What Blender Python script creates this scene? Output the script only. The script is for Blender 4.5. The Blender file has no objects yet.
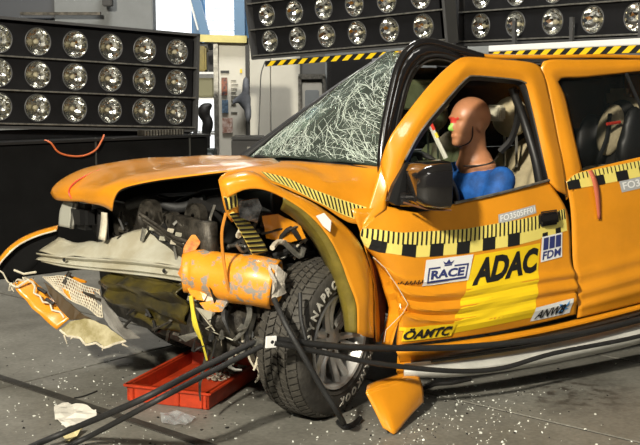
import bpy, bmesh, math, random
from mathutils import Vector, Matrix, noise
from mathutils.bvhtree import BVHTree

S = bpy.context.scene
COL = S.collection
random.seed(7)
R = math.radians

# ------------------------------------------------------------------ camera
# X runs along the car towards its tail, Y across it (the near flank is y = 0), Z up; front wheel at x = 0
FPX, YAW, PITCH = 1050.0, R(60), math.atan((222.5 - 80) / 1050)
CAM = Vector((-2.40, -4.00, 1.55))
_d0 = Vector((math.cos(YAW), math.sin(YAW), 0)); RGT = Vector((math.sin(YAW), -math.cos(YAW), 0)); _u0 = Vector((0, 0, 1))
FWD = _d0 * math.cos(PITCH) - _u0 * math.sin(PITCH)
UPV = _u0 * math.cos(PITCH) + _d0 * math.sin(PITCH)
cam = bpy.data.cameras.new('camera'); cam.sensor_width = 36; cam.lens = FPX * 36 / 640
cam.clip_start = .05; cam.clip_end = 200
camo = bpy.data.objects.new('camera', cam); COL.objects.link(camo)
camo.matrix_world = Matrix(((RGT.x, UPV.x, -FWD.x, CAM.x), (RGT.y, UPV.y, -FWD.y, CAM.y), (RGT.z, UPV.z, -FWD.z, CAM.z), (0, 0, 0, 1)))
S.camera = camo

def ray(px, py): return FWD + RGT * ((px - 320) / FPX) - UPV * ((py - 222.5) / FPX)
def at(px, py, y):           # survey helper: the point of the car plane y = const seen at a pixel
    v = ray(px, py); return CAM + v * ((y - CAM.y) / v.y)
def gr(px, py, z=0.0):       # the point of a level plane
    v = ray(px, py); return CAM + v * ((z - CAM.z) / v.z)
def dp(px, py, k): return CAM + ray(px, py) * k
def A(l): return [at(*p) for p in l]

# ------------------------------------------------------------------ world, lights, exposure
S.view_settings.view_transform = 'Standard'; S.view_settings.look = 'None'
S.view_settings.gamma = 1; S.view_settings.use_curve_mapping = False
S.view_settings.exposure = 0.0
W = bpy.data.worlds.new('world'); S.world = W; W.use_nodes = True
W.node_tree.nodes['Background'].inputs[0].default_value = (.80, .88, 1.0, 1)
W.node_tree.nodes['Background'].inputs[1].default_value = .06
def light(name, kind, loc, target, energy, col, size=None, sy=None, spot=None):
    l = bpy.data.lights.new(name, kind); l.energy = energy; l.color = col
    if kind == 'AREA':
        l.shape = 'RECTANGLE' if sy else 'SQUARE'; l.size = size
        if sy: l.size_y = sy
    elif kind == 'SUN': l.angle = size
    else: l.shadow_soft_size = size
    if spot: l.spot_size = spot; l.spot_blend = .4
    o = bpy.data.objects.new(name, l); COL.objects.link(o); o.location = loc
    o.rotation_euler = (Vector(target) - Vector(loc)).to_track_quat('-Z', 'Y').to_euler(); return o
light('hall_floodlight', 'AREA', (-7.6, -5.7, 6.1), (0, .3, .4), 2050, (1, .93, .78), .55)
light('fill_light_front', 'AREA', (-1.2, -6.5, 5.4), (.6, .2, .6), 110, (1, .96, .88), 1.6)  # added soft fill from the camera side, not a lamp of the hall
light('fill_light_rear', 'AREA', (6.5, 9.0, 5.0), (4.0, 9.5, 1.0), 900, (.97, .98, 1.0), 2.5)  # added light that brightens the rear wall panels
_hl = CAM + _d0 * 8.6 - RGT * .9
light('fill_light_middle', 'AREA', (_hl.x, _hl.y, 6.2), (_hl.x + _d0.x * 3.2, _hl.y + _d0.y * 3.2, .9), 330, (1, .97, .92), 1.4)  # added light aimed past the lamps to brighten the display board

# ------------------------------------------------------------------ materials
MATS = {}
def mat(name, col, rough=.5, metal=0.0, coat=0.0, var=0.0, scale=8, bump=0.0, col2=None, alpha=1, trans=0, emit=None, spec=.5, bscale=None):
    if name in MATS: return MATS[name]
    m = bpy.data.materials.new(name); m.use_nodes = True; nt = m.node_tree; N = nt.nodes; L = nt.links
    p = N['Principled BSDF']; c = (*col, 1)
    p.inputs['Base Color'].default_value = c; p.inputs['Roughness'].default_value = rough; p.inputs['Metallic'].default_value = metal
    p.inputs['Coat Weight'].default_value = coat; p.inputs['Coat Roughness'].default_value = .08
    p.inputs['Specular IOR Level'].default_value = spec
    p.inputs['Transmission Weight'].default_value = trans; p.inputs['Alpha'].default_value = alpha
    if emit: p.inputs['Emission Color'].default_value = (*emit[:3], 1); p.inputs['Emission Strength'].default_value = emit[3]
    tc = N.new('ShaderNodeTexCoord')
    nz = N.new('ShaderNodeTexNoise'); nz.inputs['Scale'].default_value = scale; nz.inputs['Detail'].default_value = 8; nz.inputs['Roughness'].default_value = .65
    L.new(tc.outputs['Object'], nz.inputs['Vector'])
    if var > 0:
        rp = N.new('ShaderNodeValToRGB'); c2 = col2 or tuple(x * (1 - var) for x in col)
        rp.color_ramp.elements[0].color = (*c2, 1); rp.color_ramp.elements[1].color = c
        rp.color_ramp.elements[0].position = .38; rp.color_ramp.elements[1].position = .62
        L.new(nz.outputs['Fac'], rp.inputs['Fac']); L.new(rp.outputs['Color'], p.inputs['Base Color'])
    if bump > 0:
        b = N.new('ShaderNodeBump'); b.inputs['Strength'].default_value = bump; b.inputs['Distance'].default_value = .01
        n2 = N.new('ShaderNodeTexNoise'); n2.inputs['Scale'].default_value = bscale or scale * 4; n2.inputs['Detail'].default_value = 6
        L.new(tc.outputs['Object'], n2.inputs['Vector']); L.new(n2.outputs['Fac'], b.inputs['Height']); L.new(b.outputs['Normal'], p.inputs['Normal'])
    MATS[name] = m; return m

ORANGE = mat('orange_paint', (.78, .30, .013), .32, coat=.7, var=.12, scale=3)
SCRAPE = mat('scraped_orange_paint', (.80, .30, .016), .4, coat=.3, var=1, scale=13, col2=(.30, .27, .23))
for _e, _p in zip([n for n in SCRAPE.node_tree.nodes if n.type == 'VALTORGB'][0].color_ramp.elements, (.42, .47)): _e.position = _p
OLIVE = mat('olive_plastic_lip', (.21, .16, .025), .45, var=.4, scale=9)
YELLOW = mat('yellow_film', (.88, .60, .012), .4, coat=.3)
PALEY = mat('pale_yellow_tape', (.85, .72, .18), .45)
BLACK = mat('black_film', (.012, .012, .012), .45)
GLOSSB = mat('gloss_black', (.010, .009, .009), .16, coat=.8)
RUBBER = mat('black_rubber', (.018, .018, .018), .6, var=.3, scale=20, bump=.2)
TYRE = mat('tyre_rubber', (.055, .050, .042), .75, var=.5, scale=14, bump=.3)
DARKP = mat('dark_plastic', (.016, .015, .014), .55, var=.3, scale=12)
DARKM = mat('grimy_metal', (.09, .08, .065), .5, .6, var=.7, scale=18, bump=.3)
GREYM = mat('bare_grey_metal', (.36, .35, .31), .4, .7, var=.5, scale=20)
CREAM = mat('primer_beam', (.46, .45, .37), .45, var=.15, scale=5, col2=(.36, .33, .24))
WHITE = mat('white_film', (.80, .80, .78), .5)
TORN = mat('torn_white_plastic', (.68, .62, .48), .7, var=.3, scale=20)
GREYL = mat('grey_label', (.42, .43, .43), .5)
NAVY = mat('navy_ink', (.03, .04, .16), .5)
BLUE = mat('blue_ink', (.03, .20, .60), .5)
SILVER = mat('rim_alloy', (.66, .65, .62), .35, .45, var=.2, scale=12)
CHROME = mat('lamp_reflector', (.70, .70, .66), .13, 1)
REDINK = mat('red_tape', (.62, .04, .02), .5)
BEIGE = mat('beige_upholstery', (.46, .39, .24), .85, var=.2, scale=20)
SHIRT = mat('blue_shirt', (.012, .11, .42), .7, var=.55, scale=11, bump=.6, bscale=14)
SKIN = mat('dummy_vinyl_skin', (.50, .22, .105), .42, var=.15, scale=6)
REDP = mat('red_crate_plastic', (.50, .045, .010), .45, var=.35, scale=9)
STEPG = mat('grey_side_step', (.52, .52, .48), .45, var=.2, scale=8)
PANELB = mat('black_lamp_panel', (.010, .010, .011), .5, var=.3, scale=5, spec=.25)
FRAMEK = mat('rig_steel', (.10, .10, .10), .5, .5)
PALEW = mat('pale_wall_panel', (.62, .60, .52), .6, var=.12, scale=1.5)
GREYW = mat('grey_wall_panel', (.30, .32, .32), .6, var=.12, scale=2)
BLUEF = mat('blue_steel_frame', (.08, .19, .34), .45)
WOODY = mat('pale_yellow_wood', (.62, .55, .20), .6, var=.15, scale=6)
SKYG = mat('frosted_window_daylight', (.8, .85, .9), .4, emit=(.93, .97, 1.0, 1.0))
PAPER = mat('paper', (.75, .72, .64), .8, var=.15, scale=12)
YROPE = mat('yellow_strap', (.75, .62, .05), .6)
ORCAB = mat('orange_cable', (.62, .24, .03), .5)
REDCAB = mat('orange_red_cable', (.55, .12, .03), .5)
FILM = mat('clear_plastic_film', (.55, .58, .6), .3, alpha=.25)
BLUEG = mat('smoky_side_glass', (.02, .025, .025), .05, alpha=.14)
FARGLASS = mat('dark_far_glass', (.012, .012, .012), .2, alpha=.93)

def floor_mat():
    m = bpy.data.materials.new('concrete_slab'); m.use_nodes = True; nt = m.node_tree; N = nt.nodes; L = nt.links
    p = N['Principled BSDF']; p.inputs['Roughness'].default_value = .55
    tc = N.new('ShaderNodeTexCoord')
    a = N.new('ShaderNodeTexNoise'); a.inputs['Scale'].default_value = 1.6; a.inputs['Detail'].default_value = 9; a.inputs['Roughness'].default_value = .7
    b = N.new('ShaderNodeTexNoise'); b.inputs['Scale'].default_value = 45; b.inputs['Detail'].default_value = 4
    g = N.new('ShaderNodeNewGeometry')
    L.new(g.outputs['Position'], a.inputs['Vector']); L.new(g.outputs['Position'], b.inputs['Vector'])
    r = N.new('ShaderNodeValToRGB'); e = r.color_ramp.elements
    e[0].position = .3; e[0].color = (.098, .093, .078, 1); e[1].position = .7; e[1].color = (.235, .228, .198, 1)
    L.new(a.outputs['Fac'], r.inputs['Fac'])
    mx = N.new('ShaderNodeMix'); mx.data_type = 'RGBA'; mx.blend_type = 'OVERLAY'; mx.inputs[0].default_value = .45
    L.new(r.outputs['Color'], mx.inputs[6]); L.new(b.outputs['Fac'], mx.inputs[7]); L.new(mx.outputs[2], p.inputs['Base Color'])
    bp = N.new('ShaderNodeBump'); bp.inputs['Strength'].default_value = .15; bp.inputs['Distance'].default_value = .004
    L.new(b.outputs['Fac'], bp.inputs['Height']); L.new(bp.outputs['Normal'], p.inputs['Normal'])
    # old tyre scuffs: a patch of smudges on the slab beside the car
    c0 = gr(572, 393); d = N.new('ShaderNodeVectorMath'); d.operation = 'SUBTRACT'; d.inputs[1].default_value = c0; L.new(g.outputs['Position'], d.inputs[0])
    le = N.new('ShaderNodeVectorMath'); le.operation = 'LENGTH'; L.new(d.outputs[0], le.inputs[0])
    fo_ = N.new('ShaderNodeMapRange'); fo_.inputs[1].default_value = .12; fo_.inputs[2].default_value = .42; fo_.inputs[3].default_value = 1; fo_.inputs[4].default_value = 0; L.new(le.outputs['Value'], fo_.inputs[0])
    sn = N.new('ShaderNodeTexNoise'); sn.inputs['Scale'].default_value = 14; sn.inputs['Detail'].default_value = 6; L.new(g.outputs['Position'], sn.inputs['Vector'])
    sr = N.new('ShaderNodeMapRange'); sr.inputs[1].default_value = .48; sr.inputs[2].default_value = .62; L.new(sn.outputs['Fac'], sr.inputs[0])
    mm = N.new('ShaderNodeMath'); mm.operation = 'MULTIPLY'; L.new(fo_.outputs[0], mm.inputs[0]); L.new(sr.outputs[0], mm.inputs[1])
    m3 = N.new('ShaderNodeMix'); m3.data_type = 'RGBA'; m3.inputs[7].default_value = (.06, .05, .04, 1); L.new(mm.outputs[0], m3.inputs[0]); L.new(mx.outputs[2], m3.inputs[6]); L.new(m3.outputs[2], p.inputs['Base Color'])
    MATS['floor'] = m; return m
FLOORM = floor_mat()
JOINT = mat('joint_filler', (.03, .028, .025), .8)

def glass_mat():
    m = bpy.data.materials.new('shattered_laminate'); m.use_nodes = True; nt = m.node_tree; N = nt.nodes; L = nt.links
    for n in list(N): N.remove(n)
    out = N.new('ShaderNodeOutputMaterial')
    tc = N.new('ShaderNodeTexCoord'); uv = tc.outputs['Object']
    def vor(sc, w):
        nz = N.new('ShaderNodeTexNoise'); nz.inputs['Scale'].default_value = sc * .35; L.new(uv, nz.inputs['Vector'])
        ad = N.new('ShaderNodeVectorMath'); ad.operation = 'MULTIPLY_ADD'; ad.inputs[1].default_value = (.06, .06, .06)
        L.new(nz.outputs['Color'], ad.inputs[0]); L.new(uv, ad.inputs[2])
        v = N.new('ShaderNodeTexVoronoi'); v.feature = 'DISTANCE_TO_EDGE'; v.inputs['Scale'].default_value = sc; L.new(ad.outputs[0], v.inputs['Vector'])
        r = N.new('ShaderNodeMapRange'); r.inputs[1].default_value = 0; r.inputs[2].default_value = w; r.inputs[3].default_value = 1; r.inputs[4].default_value = 0
        L.new(v.outputs['Distance'], r.inputs[0]); return r.outputs[0]
    c1 = vor(20, .03); c2 = vor(46, .02)
    mxm = N.new('ShaderNodeMath'); mxm.operation = 'MAXIMUM'; L.new(c1, mxm.inputs[0]); L.new(c2, mxm.inputs[1])
    den = N.new('ShaderNodeTexNoise'); den.inputs['Scale'].default_value = 5; den.inputs['Detail'].default_value = 5; L.new(uv, den.inputs['Vector'])
    dr = N.new('ShaderNodeMapRange'); dr.inputs[1].default_value = .40; dr.inputs[2].default_value = .62; L.new(den.outputs['Fac'], dr.inputs[0])
    mul = N.new('ShaderNodeMath'); mul.operation = 'MULTIPLY'; L.new(mxm.outputs[0], mul.inputs[0]); L.new(dr.outputs[0], mul.inputs[1])
    haze = N.new('ShaderNodeMath'); haze.operation = 'MULTIPLY_ADD'; haze.inputs[1].default_value = .22; haze.inputs[2].default_value = .05
    L.new(mul.outputs[0], haze.inputs[0])
    tr = N.new('ShaderNodeBsdfTransparent'); tr.inputs[0].default_value = (.55, .66, .60, 1)
    gl = N.new('ShaderNodeBsdfGlossy'); gl.inputs['Roughness'].default_value = .12; gl.inputs[0].default_value = (.9, 1, .96, 1)
    bp = N.new('ShaderNodeBump'); bp.inputs['Strength'].default_value = .8; bp.inputs['Distance'].default_value = .004
    L.new(mul.outputs[0], bp.inputs['Height']); L.new(bp.outputs['Normal'], gl.inputs['Normal'])
    m1 = N.new('ShaderNodeMixShader'); m1.inputs[0].default_value = .16; L.new(tr.outputs[0], m1.inputs[1]); L.new(gl.outputs[0], m1.inputs[2])
    df = N.new('ShaderNodeBsdfDiffuse'); df.inputs[0].default_value = (.66, .74, .66, 1)
    m2 = N.new('ShaderNodeMixShader'); L.new(haze.outputs[0], m2.inputs[0]); L.new(m1.outputs[0], m2.inputs[1]); L.new(df.outputs[0], m2.inputs[2])
    L.new(m2.outputs[0], out.inputs[0]); return m
SHATTER = glass_mat()
CRACK = mat('crack_white', (.60, .68, .60), .4)

# ------------------------------------------------------------------ helpers
def root(name, loc, label, cat, group=None):
    o = bpy.data.objects.new(name, None); COL.objects.link(o); o.location = loc; o.empty_display_size = .1
    o['label'] = label; o['category'] = cat
    if group: o['group'] = group
    return o
def tag(o, label, cat, group=None, kind=None):
    o['label'] = label; o['category'] = cat
    if group: o['group'] = group
    if kind: o['kind'] = kind
    return o
def link(name, me, m, parent=None, smooth=False, angle=None):
    o = bpy.data.objects.new(name, me); COL.objects.link(o)
    if m: me.materials.append(m)
    if parent is not None:
        o.parent = parent
        if parent.parent is None: o.matrix_parent_inverse = Matrix.Translation(-parent.location)
    if smooth or angle:
        me.polygons.foreach_set('use_smooth', [True] * len(me.polygons))
        if angle: me.set_sharp_from_angle(angle=R(angle))
    me.update(); return o
def fromb(name, bm, m, parent=None, **k):
    me = bpy.data.meshes.new(name); bm.normal_update(); bm.to_mesh(me); bm.free(); return link(name, me, m, parent, **k)
def b_box(bm, c, s, rot=None, bev=0.0):
    M = Matrix.Translation(Vector(c)) @ (rot.to_4x4() if rot is not None else Matrix.Identity(4)) @ Matrix.Diagonal((s[0], s[1], s[2], 1))
    r = bmesh.ops.create_cube(bm, size=1, matrix=M)
    if bev > 0:
        ed = list({e for v in r['verts'] for e in v.link_edges})
        bmesh.ops.bevel(bm, geom=ed, offset=bev, segments=2, affect='EDGES')
def box(name, c, s, m, parent=None, rot=None, bev=0.0):
    bm = bmesh.new(); b_box(bm, c, s, rot, bev); return fromb(name, bm, m, parent, angle=40 if bev else None)
def catmull(p, n):
    out = []; q = [p[0] * 2 - p[1]] + list(p) + [p[-1] * 2 - p[-2]]
    for i in range(1, len(q) - 2):
        for k in range(n):
            t = k / n; a, b, c, d = q[i-1], q[i], q[i+1], q[i+2]
            out.append(.5 * ((2*b) + (c-a)*t + (2*a-5*b+4*c-d)*t*t + (3*b-a-3*c+d)*t**3))
    out.append(p[-1].copy()); return out
def resample(p, n):
    ds = [0]
    for a, b in zip(p, p[1:]): ds.append(ds[-1] + (b - a).length)
    T = ds[-1]; out = []; j = 0
    for i in range(n + 1):
        t = T * i / n
        while j < len(p) - 2 and ds[j+1] < t: j += 1
        w = (t - ds[j]) / max(1e-9, ds[j+1] - ds[j]); out.append(p[j].lerp(p[j+1], min(1, max(0, w))))
    return out
def b_tube(bm, pts, r, seg=8, cap=True):
    n = len(pts); rr = r if isinstance(r, (list, tuple)) else [r] * n; rings = []; nx = None
    for i in range(n):
        t = (pts[min(i+1, n-1)] - pts[max(i-1, 0)]).normalized()
        if nx is None: nx = t.orthogonal().normalized()
        nx = (nx - t * nx.dot(t)).normalized(); bn = t.cross(nx)
        rings.append([bm.verts.new(pts[i] + (nx * math.cos(2*math.pi*k/seg) + bn * math.sin(2*math.pi*k/seg)) * rr[i]) for k in range(seg)])
    for a, b in zip(rings, rings[1:]):
        for k in range(seg): bm.faces.new((a[k], a[(k+1) % seg], b[(k+1) % seg], b[k]))
    if cap: bm.faces.new(rings[0][::-1]); bm.faces.new(rings[-1])
def tube(name, pts, r, m, parent=None, seg=8, curve=0):
    pts = [Vector(p) for p in pts]
    if curve:
        if isinstance(r, (list, tuple)): r = resample_r(r, curve)
        pts = catmull(pts, curve)
    bm = bmesh.new(); b_tube(bm, pts, r, seg); return fromb(name, bm, m, parent, angle=50)
def loft(rows, nu, nv, curve=True, sm=4):
    rr = [resample(catmull(r, sm) if (sm and len(r) > 2) else list(r), nu) for r in rows]
    g = [[None] * (nu + 1) for _ in range((len(rr) - 1) * nv + 1)]
    for i in range(nu + 1):
        c = [r[i] for r in rr]
        if curve and len(c) > 2: cc = catmull(c, nv)
        else: cc = [c[j].lerp(c[j+1], k / nv) for j in range(len(c) - 1) for k in range(nv)] + [c[-1]]
        for j, p in enumerate(cc): g[j][i] = p
    return g
def sheet(name, g, m, parent=None, thick=.004, disp=None, angle=38, closed=False, off=0.0):
    nv, nu = len(g), len(g[0])
    if disp: g = [[p + disp(i / (nu - 1), j / (nv - 1), p) for i, p in enumerate(r)] for j, r in enumerate(g)]
    V = [tuple(p) for r in g for p in r]; Fc = []
    for j in range(nv - 1):
        for i in range(nu - 1): Fc.append((j*nu+i, j*nu+i+1, (j+1)*nu+i+1, (j+1)*nu+i))
    me = bpy.data.meshes.new(name); me.from_pydata(V, [], Fc)
    o = link(name, me, m, parent, angle=angle)
    if thick:
        md = o.modifiers.new('thickness', 'SOLIDIFY'); md.thickness = thick; md.offset = off
    o['_'] = 0; del o['_']
    return o
def poly(name, pts, m, parent=None, thick=.004, jag=0, disp=0):
    pts = [Vector(p) for p in pts]
    if jag:
        out = []
        for a, b in zip(pts, pts[1:] + pts[:1]):
            out.append(a); n = max(1, int((b - a).length / .03))
            for k in range(1, n): out.append(a.lerp(b, k / n) + Vector((random.uniform(-1, 1), random.uniform(-1, 1) * .5, random.uniform(-1, 1))) * jag)
        pts = out
    bm = bmesh.new(); vs = [bm.verts.new(p) for p in pts]; f = bm.faces.new(vs); bmesh.ops.triangulate(bm, faces=[f])
    if disp:
        bmesh.ops.subdivide_edges(bm, edges=bm.edges[:], cuts=2, use_grid_fill=True)
        for v in bm.verts: v.co += noise.noise_vector(v.co * 9) * disp
    o = fromb(name, bm, m, parent)
    md = o.modifiers.new('thickness', 'SOLIDIFY'); md.thickness = thick; md.offset = 0
    return o
def b_lathe(bm, prof, M, seg=32, close=False):
    rings = []
    for r, h in prof:
        rings.append([bm.verts.new(M @ Vector((r * math.cos(2*math.pi*k/seg), r * math.sin(2*math.pi*k/seg), h))) for k in range(seg)])
    for a, b in zip(rings, rings[1:]):
        for k in range(seg): bm.faces.new((a[k], a[(k+1) % seg], b[(k+1) % seg], b[k]))
    if close: bm.faces.new(rings[-1]); bm.faces.new(rings[0][::-1])
def lathe(name, prof, M, m, parent=None, seg=32, close=False, angle=40):
    bm = bmesh.new(); b_lathe(bm, prof, M, seg, close); bmesh.ops.recalc_face_normals(bm, faces=bm.faces[:]); return fromb(name, bm, m, parent, angle=angle)
def frame(o, zdir, xhint=(1, 0, 0)):
    z = Vector(zdir).normalized(); y = z.cross(Vector(xhint)).normalized(); x = y.cross(z)
    return Matrix(((x.x, y.x, z.x, o[0]), (x.y, y.y, z.y, o[1]), (x.z, y.z, z.z, o[2]), (0, 0, 0, 1)))
def blob(name, prims, m, parent=None, voxel=.012, smooth=6):
    """several ellipsoids and limbs fused into one continuous surface"""
    bm = bmesh.new()
    for p in prims:
        if p[0] == 'e':
            rot = p[3].to_4x4() if len(p) > 3 else Matrix.Identity(4)
            bmesh.ops.create_uvsphere(bm, u_segments=24, v_segments=16, radius=1, matrix=Matrix.Translation(Vector(p[1])) @ rot @ Matrix.Diagonal((*p[2], 1)))
        else:
            b_tube(bm, catmull([Vector(q) for q in p[1]], 5), resample_r(p[2], 5), 14)
            for q, r in ((p[1][0], p[2][0]), (p[1][-1], p[2][-1])):
                bmesh.ops.create_uvsphere(bm, u_segments=14, v_segments=10, radius=r, matrix=Matrix.Translation(Vector(q)))
    o = fromb(name, bm, None)
    r = o.modifiers.new('fuse', 'REMESH'); r.mode = 'VOXEL'; r.voxel_size = voxel
    s = o.modifiers.new('smooth', 'SMOOTH'); s.iterations = smooth; s.factor = .5
    dg = bpy.context.evaluated_depsgraph_get(); dg.update()
    me = bpy.data.meshes.new_from_object(o.evaluated_get(dg)); bpy.data.objects.remove(o)
    return link(name, me, m, parent, smooth=True)
def resample_r(r, n):
    out = []
    for a, b in zip(r, r[1:]): out += [a + (b - a) * k / n for k in range(n)]
    return out + [r[-1]]
def text_mesh(s, bold=0.0, shear=0.0):
    """unit-box triangles of a lettering: x and y run 0..1"""
    c = bpy.data.curves.new('lettering', 'FONT'); c.body = s; c.offset = bold; c.shear = shear; c.resolution_u = 3
    o = bpy.data.objects.new('lettering', c); COL.objects.link(o)
    dg = bpy.context.evaluated_depsgraph_get(); dg.update()
    me = bpy.data.meshes.new_from_object(o.evaluated_get(dg)); bpy.data.objects.remove(o); bpy.data.curves.remove(c)
    xs = [v.co.x for v in me.vertices]; ys = [v.co.y for v in me.vertices]
    x0, x1, y0, y1 = min(xs), max(xs), min(ys), max(ys)
    V = [((v.co.x - x0) / (x1 - x0), (v.co.y - y0) / (y1 - y0)) for v in me.vertices]
    Fc = [tuple(p.vertices) for p in me.polygons]; bpy.data.meshes.remove(me); return V, Fc, (x1 - x0) / (y1 - y0)
def rects(rs):
    V, Fc = [], []
    for x0, y0, x1, y1, *sl in rs:
        s = sl[0] if sl else 0; n = len(V); V += [(x0, y0), (x1, y0), (x1 + s, y1), (x0 + s, y1)]; Fc.append((n, n+1, n+2, n+3))
    return V, Fc
def sub(vf, x0, y0, x1, y1): return [(x0 + (x1 - x0) * x, y0 + (y1 - y0) * y) for x, y in vf[0]], vf[1]
def join2(*vfs):
    V, Fc = [], []
    for vf in vfs: n = len(V); V += list(vf[0]); Fc += [tuple(i + n for i in f) for f in vf[1]]
    return V, Fc
def bvh_of(*objs):
    V, Fc = [], []
    for o in objs:
        n = len(V); V += [v.co.copy() for v in o.data.vertices]; Fc += [tuple(i + n for i in p.vertices) for p in o.data.polygons]
    return BVHTree.FromPolygons(V, Fc)
def sticker(name, top, bot, vf, m, parent, tree, lift=.004, cuts=(16, 6), y=-.06):
    """flat print laid on a panel: u along the top/bottom edges (side view x, z), v from bottom to top, pressed on along +Y"""
    T = resample([at(*p, y) for p in top], 24); B = resample([at(*p, y) for p in bot], 24)
    bm = bmesh.new(); vs = [bm.verts.new((x, y, 0)) for x, y in vf[0]]
    for f in vf[1]:
        try: bm.faces.new([vs[i] for i in f])
        except ValueError: pass
    for ax, n in enumerate(cuts):
        for k in range(1, n):
            co = [0, 0, 0]; no = [0, 0, 0]; co[ax] = k / n; no[ax] = 1
            bmesh.ops.bisect_plane(bm, geom=bm.verts[:] + bm.edges[:] + bm.faces[:], plane_co=co, plane_no=no)
    for v in bm.verts:
        u = min(1, max(0, v.co.x)) * 24; i = min(23, int(u)); w = u - i
        t = T[i].lerp(T[i+1], w); b = B[i].lerp(B[i+1], w); p = b.lerp(t, v.co.y)
        h = tree.ray_cast(Vector((p.x, -1.5, p.z)), Vector((0, 1, 0)))
        if h[0] is None:
            h = tree.find_nearest(Vector((p.x, 0, p.z)))
        n = h[1] if h[1].y < 0 else -h[1]
        v.co = h[0] + n * lift
    bmesh.ops.recalc_face_normals(bm, faces=bm.faces[:])
    return fromb(name, bm, m, parent)
FULL = rects([(0, 0, 1, 1)])
def wob(amp, freq, seed=0): return lambda u, v, p: noise.noise_vector(p * freq + Vector((seed, seed * 2, 0))) * amp

# ------------------------------------------------------------------ the hall
RB = Matrix(((RGT.x, _d0.x, 0), (RGT.y, _d0.y, 0), (0, 0, 1)))
def hd(px, py, D): v = ray(px, py); return CAM + v * (D / v.dot(_d0))
def slab(name, px0, py0, px1, py1, D, dep, m, parent=None, bev=0.0, z0=None):
    """upright box standing D metres into the hall, dep metres deep"""
    a = hd(px0, py1, D); b = hd(px1, py0, D)
    if z0 is not None: a.z = z0
    w = (b - a).dot(RGT); c = (a + b) / 2 + _d0 * dep / 2
    return box(name, c, (w, dep, b.z - a.z), m, parent, RB, bev)
def struct(o): o['kind'] = 'structure'; return o
fl = struct(box('floor', (2, 4, -.036), (30, 30, .06), JOINT))
jd = Vector((.33, -.945, 0)).normalized(); jn = Vector((.945, .33, 0)).normalized()
J0 = Vector((-.70, .09, 0)); Rj = Matrix(((jd.x, -jn.x, 0), (jd.y, -jn.y, 0), (0, 0, 1)))
for i in range(-7, 11):
    for k in range(-2, 2):
        wgap = .034 if i == 0 else .020
        c = J0 + jn * (1.24 * i + .62 + wgap / 2) + jd * (7 * k + 2.2)
        box('slab', (c.x, c.y, -.018), (6.985, 1.24 - .005 - wgap, .036), FLOORM, fl, Rj)
tp = struct(box('trim_1', J0 + jn * .005 + jd * -1.5 + Vector((0, 0, .001)), (6.5, .05, .012), mat('joint_cover', (.045, .042, .036), .6, var=.4, scale=10), None, Rj))

wb = struct(slab('wall_back', -900, -260, 1200, 240, 13.5, .2, mat('hall_wall', (.20, .20, .19), .8, var=.15, scale=1), z0=0))
for n, (x0, x1, m) in enumerate(((250, 270, PALEW), (272, 300, PALEW), (325, 520, GREYW), (-60, 60, GREYW), (62, 148, GREYW))):
    slab('wall_panel', x0, 40 if n < 2 else -60, x1, 225, 13.35, .12, m, wb, .01, z0=0)
d1 = struct(slab('door_1', 302, 82, 322, 220, 13.3, .16, PALEW, None, .01, z0=0))
slab('door_frame', 298.5, 76, 301.5, 220, 13.25, .2, GREYM, d1, 0, z0=0); slab('door_frame', 322.5, 76, 325.5, 220, 13.25, .2, GREYM, d1, 0, z0=0)
slab('door_frame', 298.5, 74, 325.5, 79, 13.25, .2, GREYM, d1)
slab('door_panel', 305, 90, 319, 120, 13.27, .03, GREYW, d1, .01)
w1 = struct(slab('window_1', 151, -60, 252, 40, 13.3, .06, BLUEF))
for x0, x1 in ((153, 190), (206, 234)): slab('pane', x0, -58, x1, 38, 13.25, .03, SKYG, w1)
for y in (8, 20, 30): slab('glazing_bar', 206, y, 234, y + .8, 13.22, .03, mat('pale_bar', (.5, .58, .66), .5), w1)
def beam(name, pa, pb, w, D, m, parent):
    a, b = hd(*pa, D), hd(*pb, D); t = (b - a).normalized(); r = Matrix((t, _d0, t.cross(_d0))).transposed()
    return box(name, (a + b) / 2, ((b - a).length, .12, w), m, parent, r)
beam('mullion', (188, -30), (207, 42), .11, 13.15, BLUEF, w1); beam('mullion', (182, -30), (199, 30), .03, 13.15, WHITE, w1)
beam('mullion', (239, -30), (240, 42), .13, 13.15, BLUEF, w1)
struct(box('wall_left', (-9.5, 6, 3), (.2, 26, 6), mat('hall_wall_side', (.22, .22, .21), .8)))
struct(box('ceiling', (2, 4, 6.6), (30, 30, .1), mat('hall_ceiling', (.25, .25, .25), .8)))

# grey shutter box and notice boards behind the lamps
t = root('roller_shutter', hd(75, 33, 11.6), 'grey roller shutter panel hanging above the lamp bank on black plinth', 'shutter')
slab('shutter_box', 0 - 40, -60, 55, 20, 11.7, .3, mat('dark_blue_grey', (.03, .035, .045), .5), t, .01); slab('shutter_curtain', 55, -60, 151, 36, 11.6, .25, mat('shutter_grey', (.16, .17, .17), .6, var=.15, scale=3), t, .01)
slab('bracket', 102, -20, 111, 6, 11.4, .1, DARKP, t, .01)
slab('guide_rail', 20, 12, 100, 15, 11.45, .06, DARKM, t)
t = root('exhibition_board', hd(232, 160, 11.3), 'pale display board with small posters behind the windscreen', 'display board')
slab('board', 217, 40, 247, 190, 11.3, .06, PALEW, t, .005, z0=0.02)
slab('post', 215.2, 38, 217.6, 190, 11.25, .08, GREYM, t, z0=.0); slab('post', 246.5, 38, 249, 190, 11.25, .08, BLACK, t, z0=.0)
beam('top_rail', (189, 38), (247, 39.5), .075, 11.25, WOODY, t)
for x0, y0, x1, y1, m in ((221.5, 77.5, 227, 95, mat('poster_dark', (.03, .03, .04), .5, var=.9, scale=30, col2=(.3, .1, .05))), (222, 100, 228, 113, mat('poster_blue', (.12, .2, .3), .5, var=.8, scale=30)),
                        (222.5, 118, 232.5, 133, mat('poster_brown', (.25, .12, .08), .5, var=.8, scale=25, col2=(.6, .5, .45)))):
    slab('poster', x0, y0, x1, y1, 11.27, .02, m, t)
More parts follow.
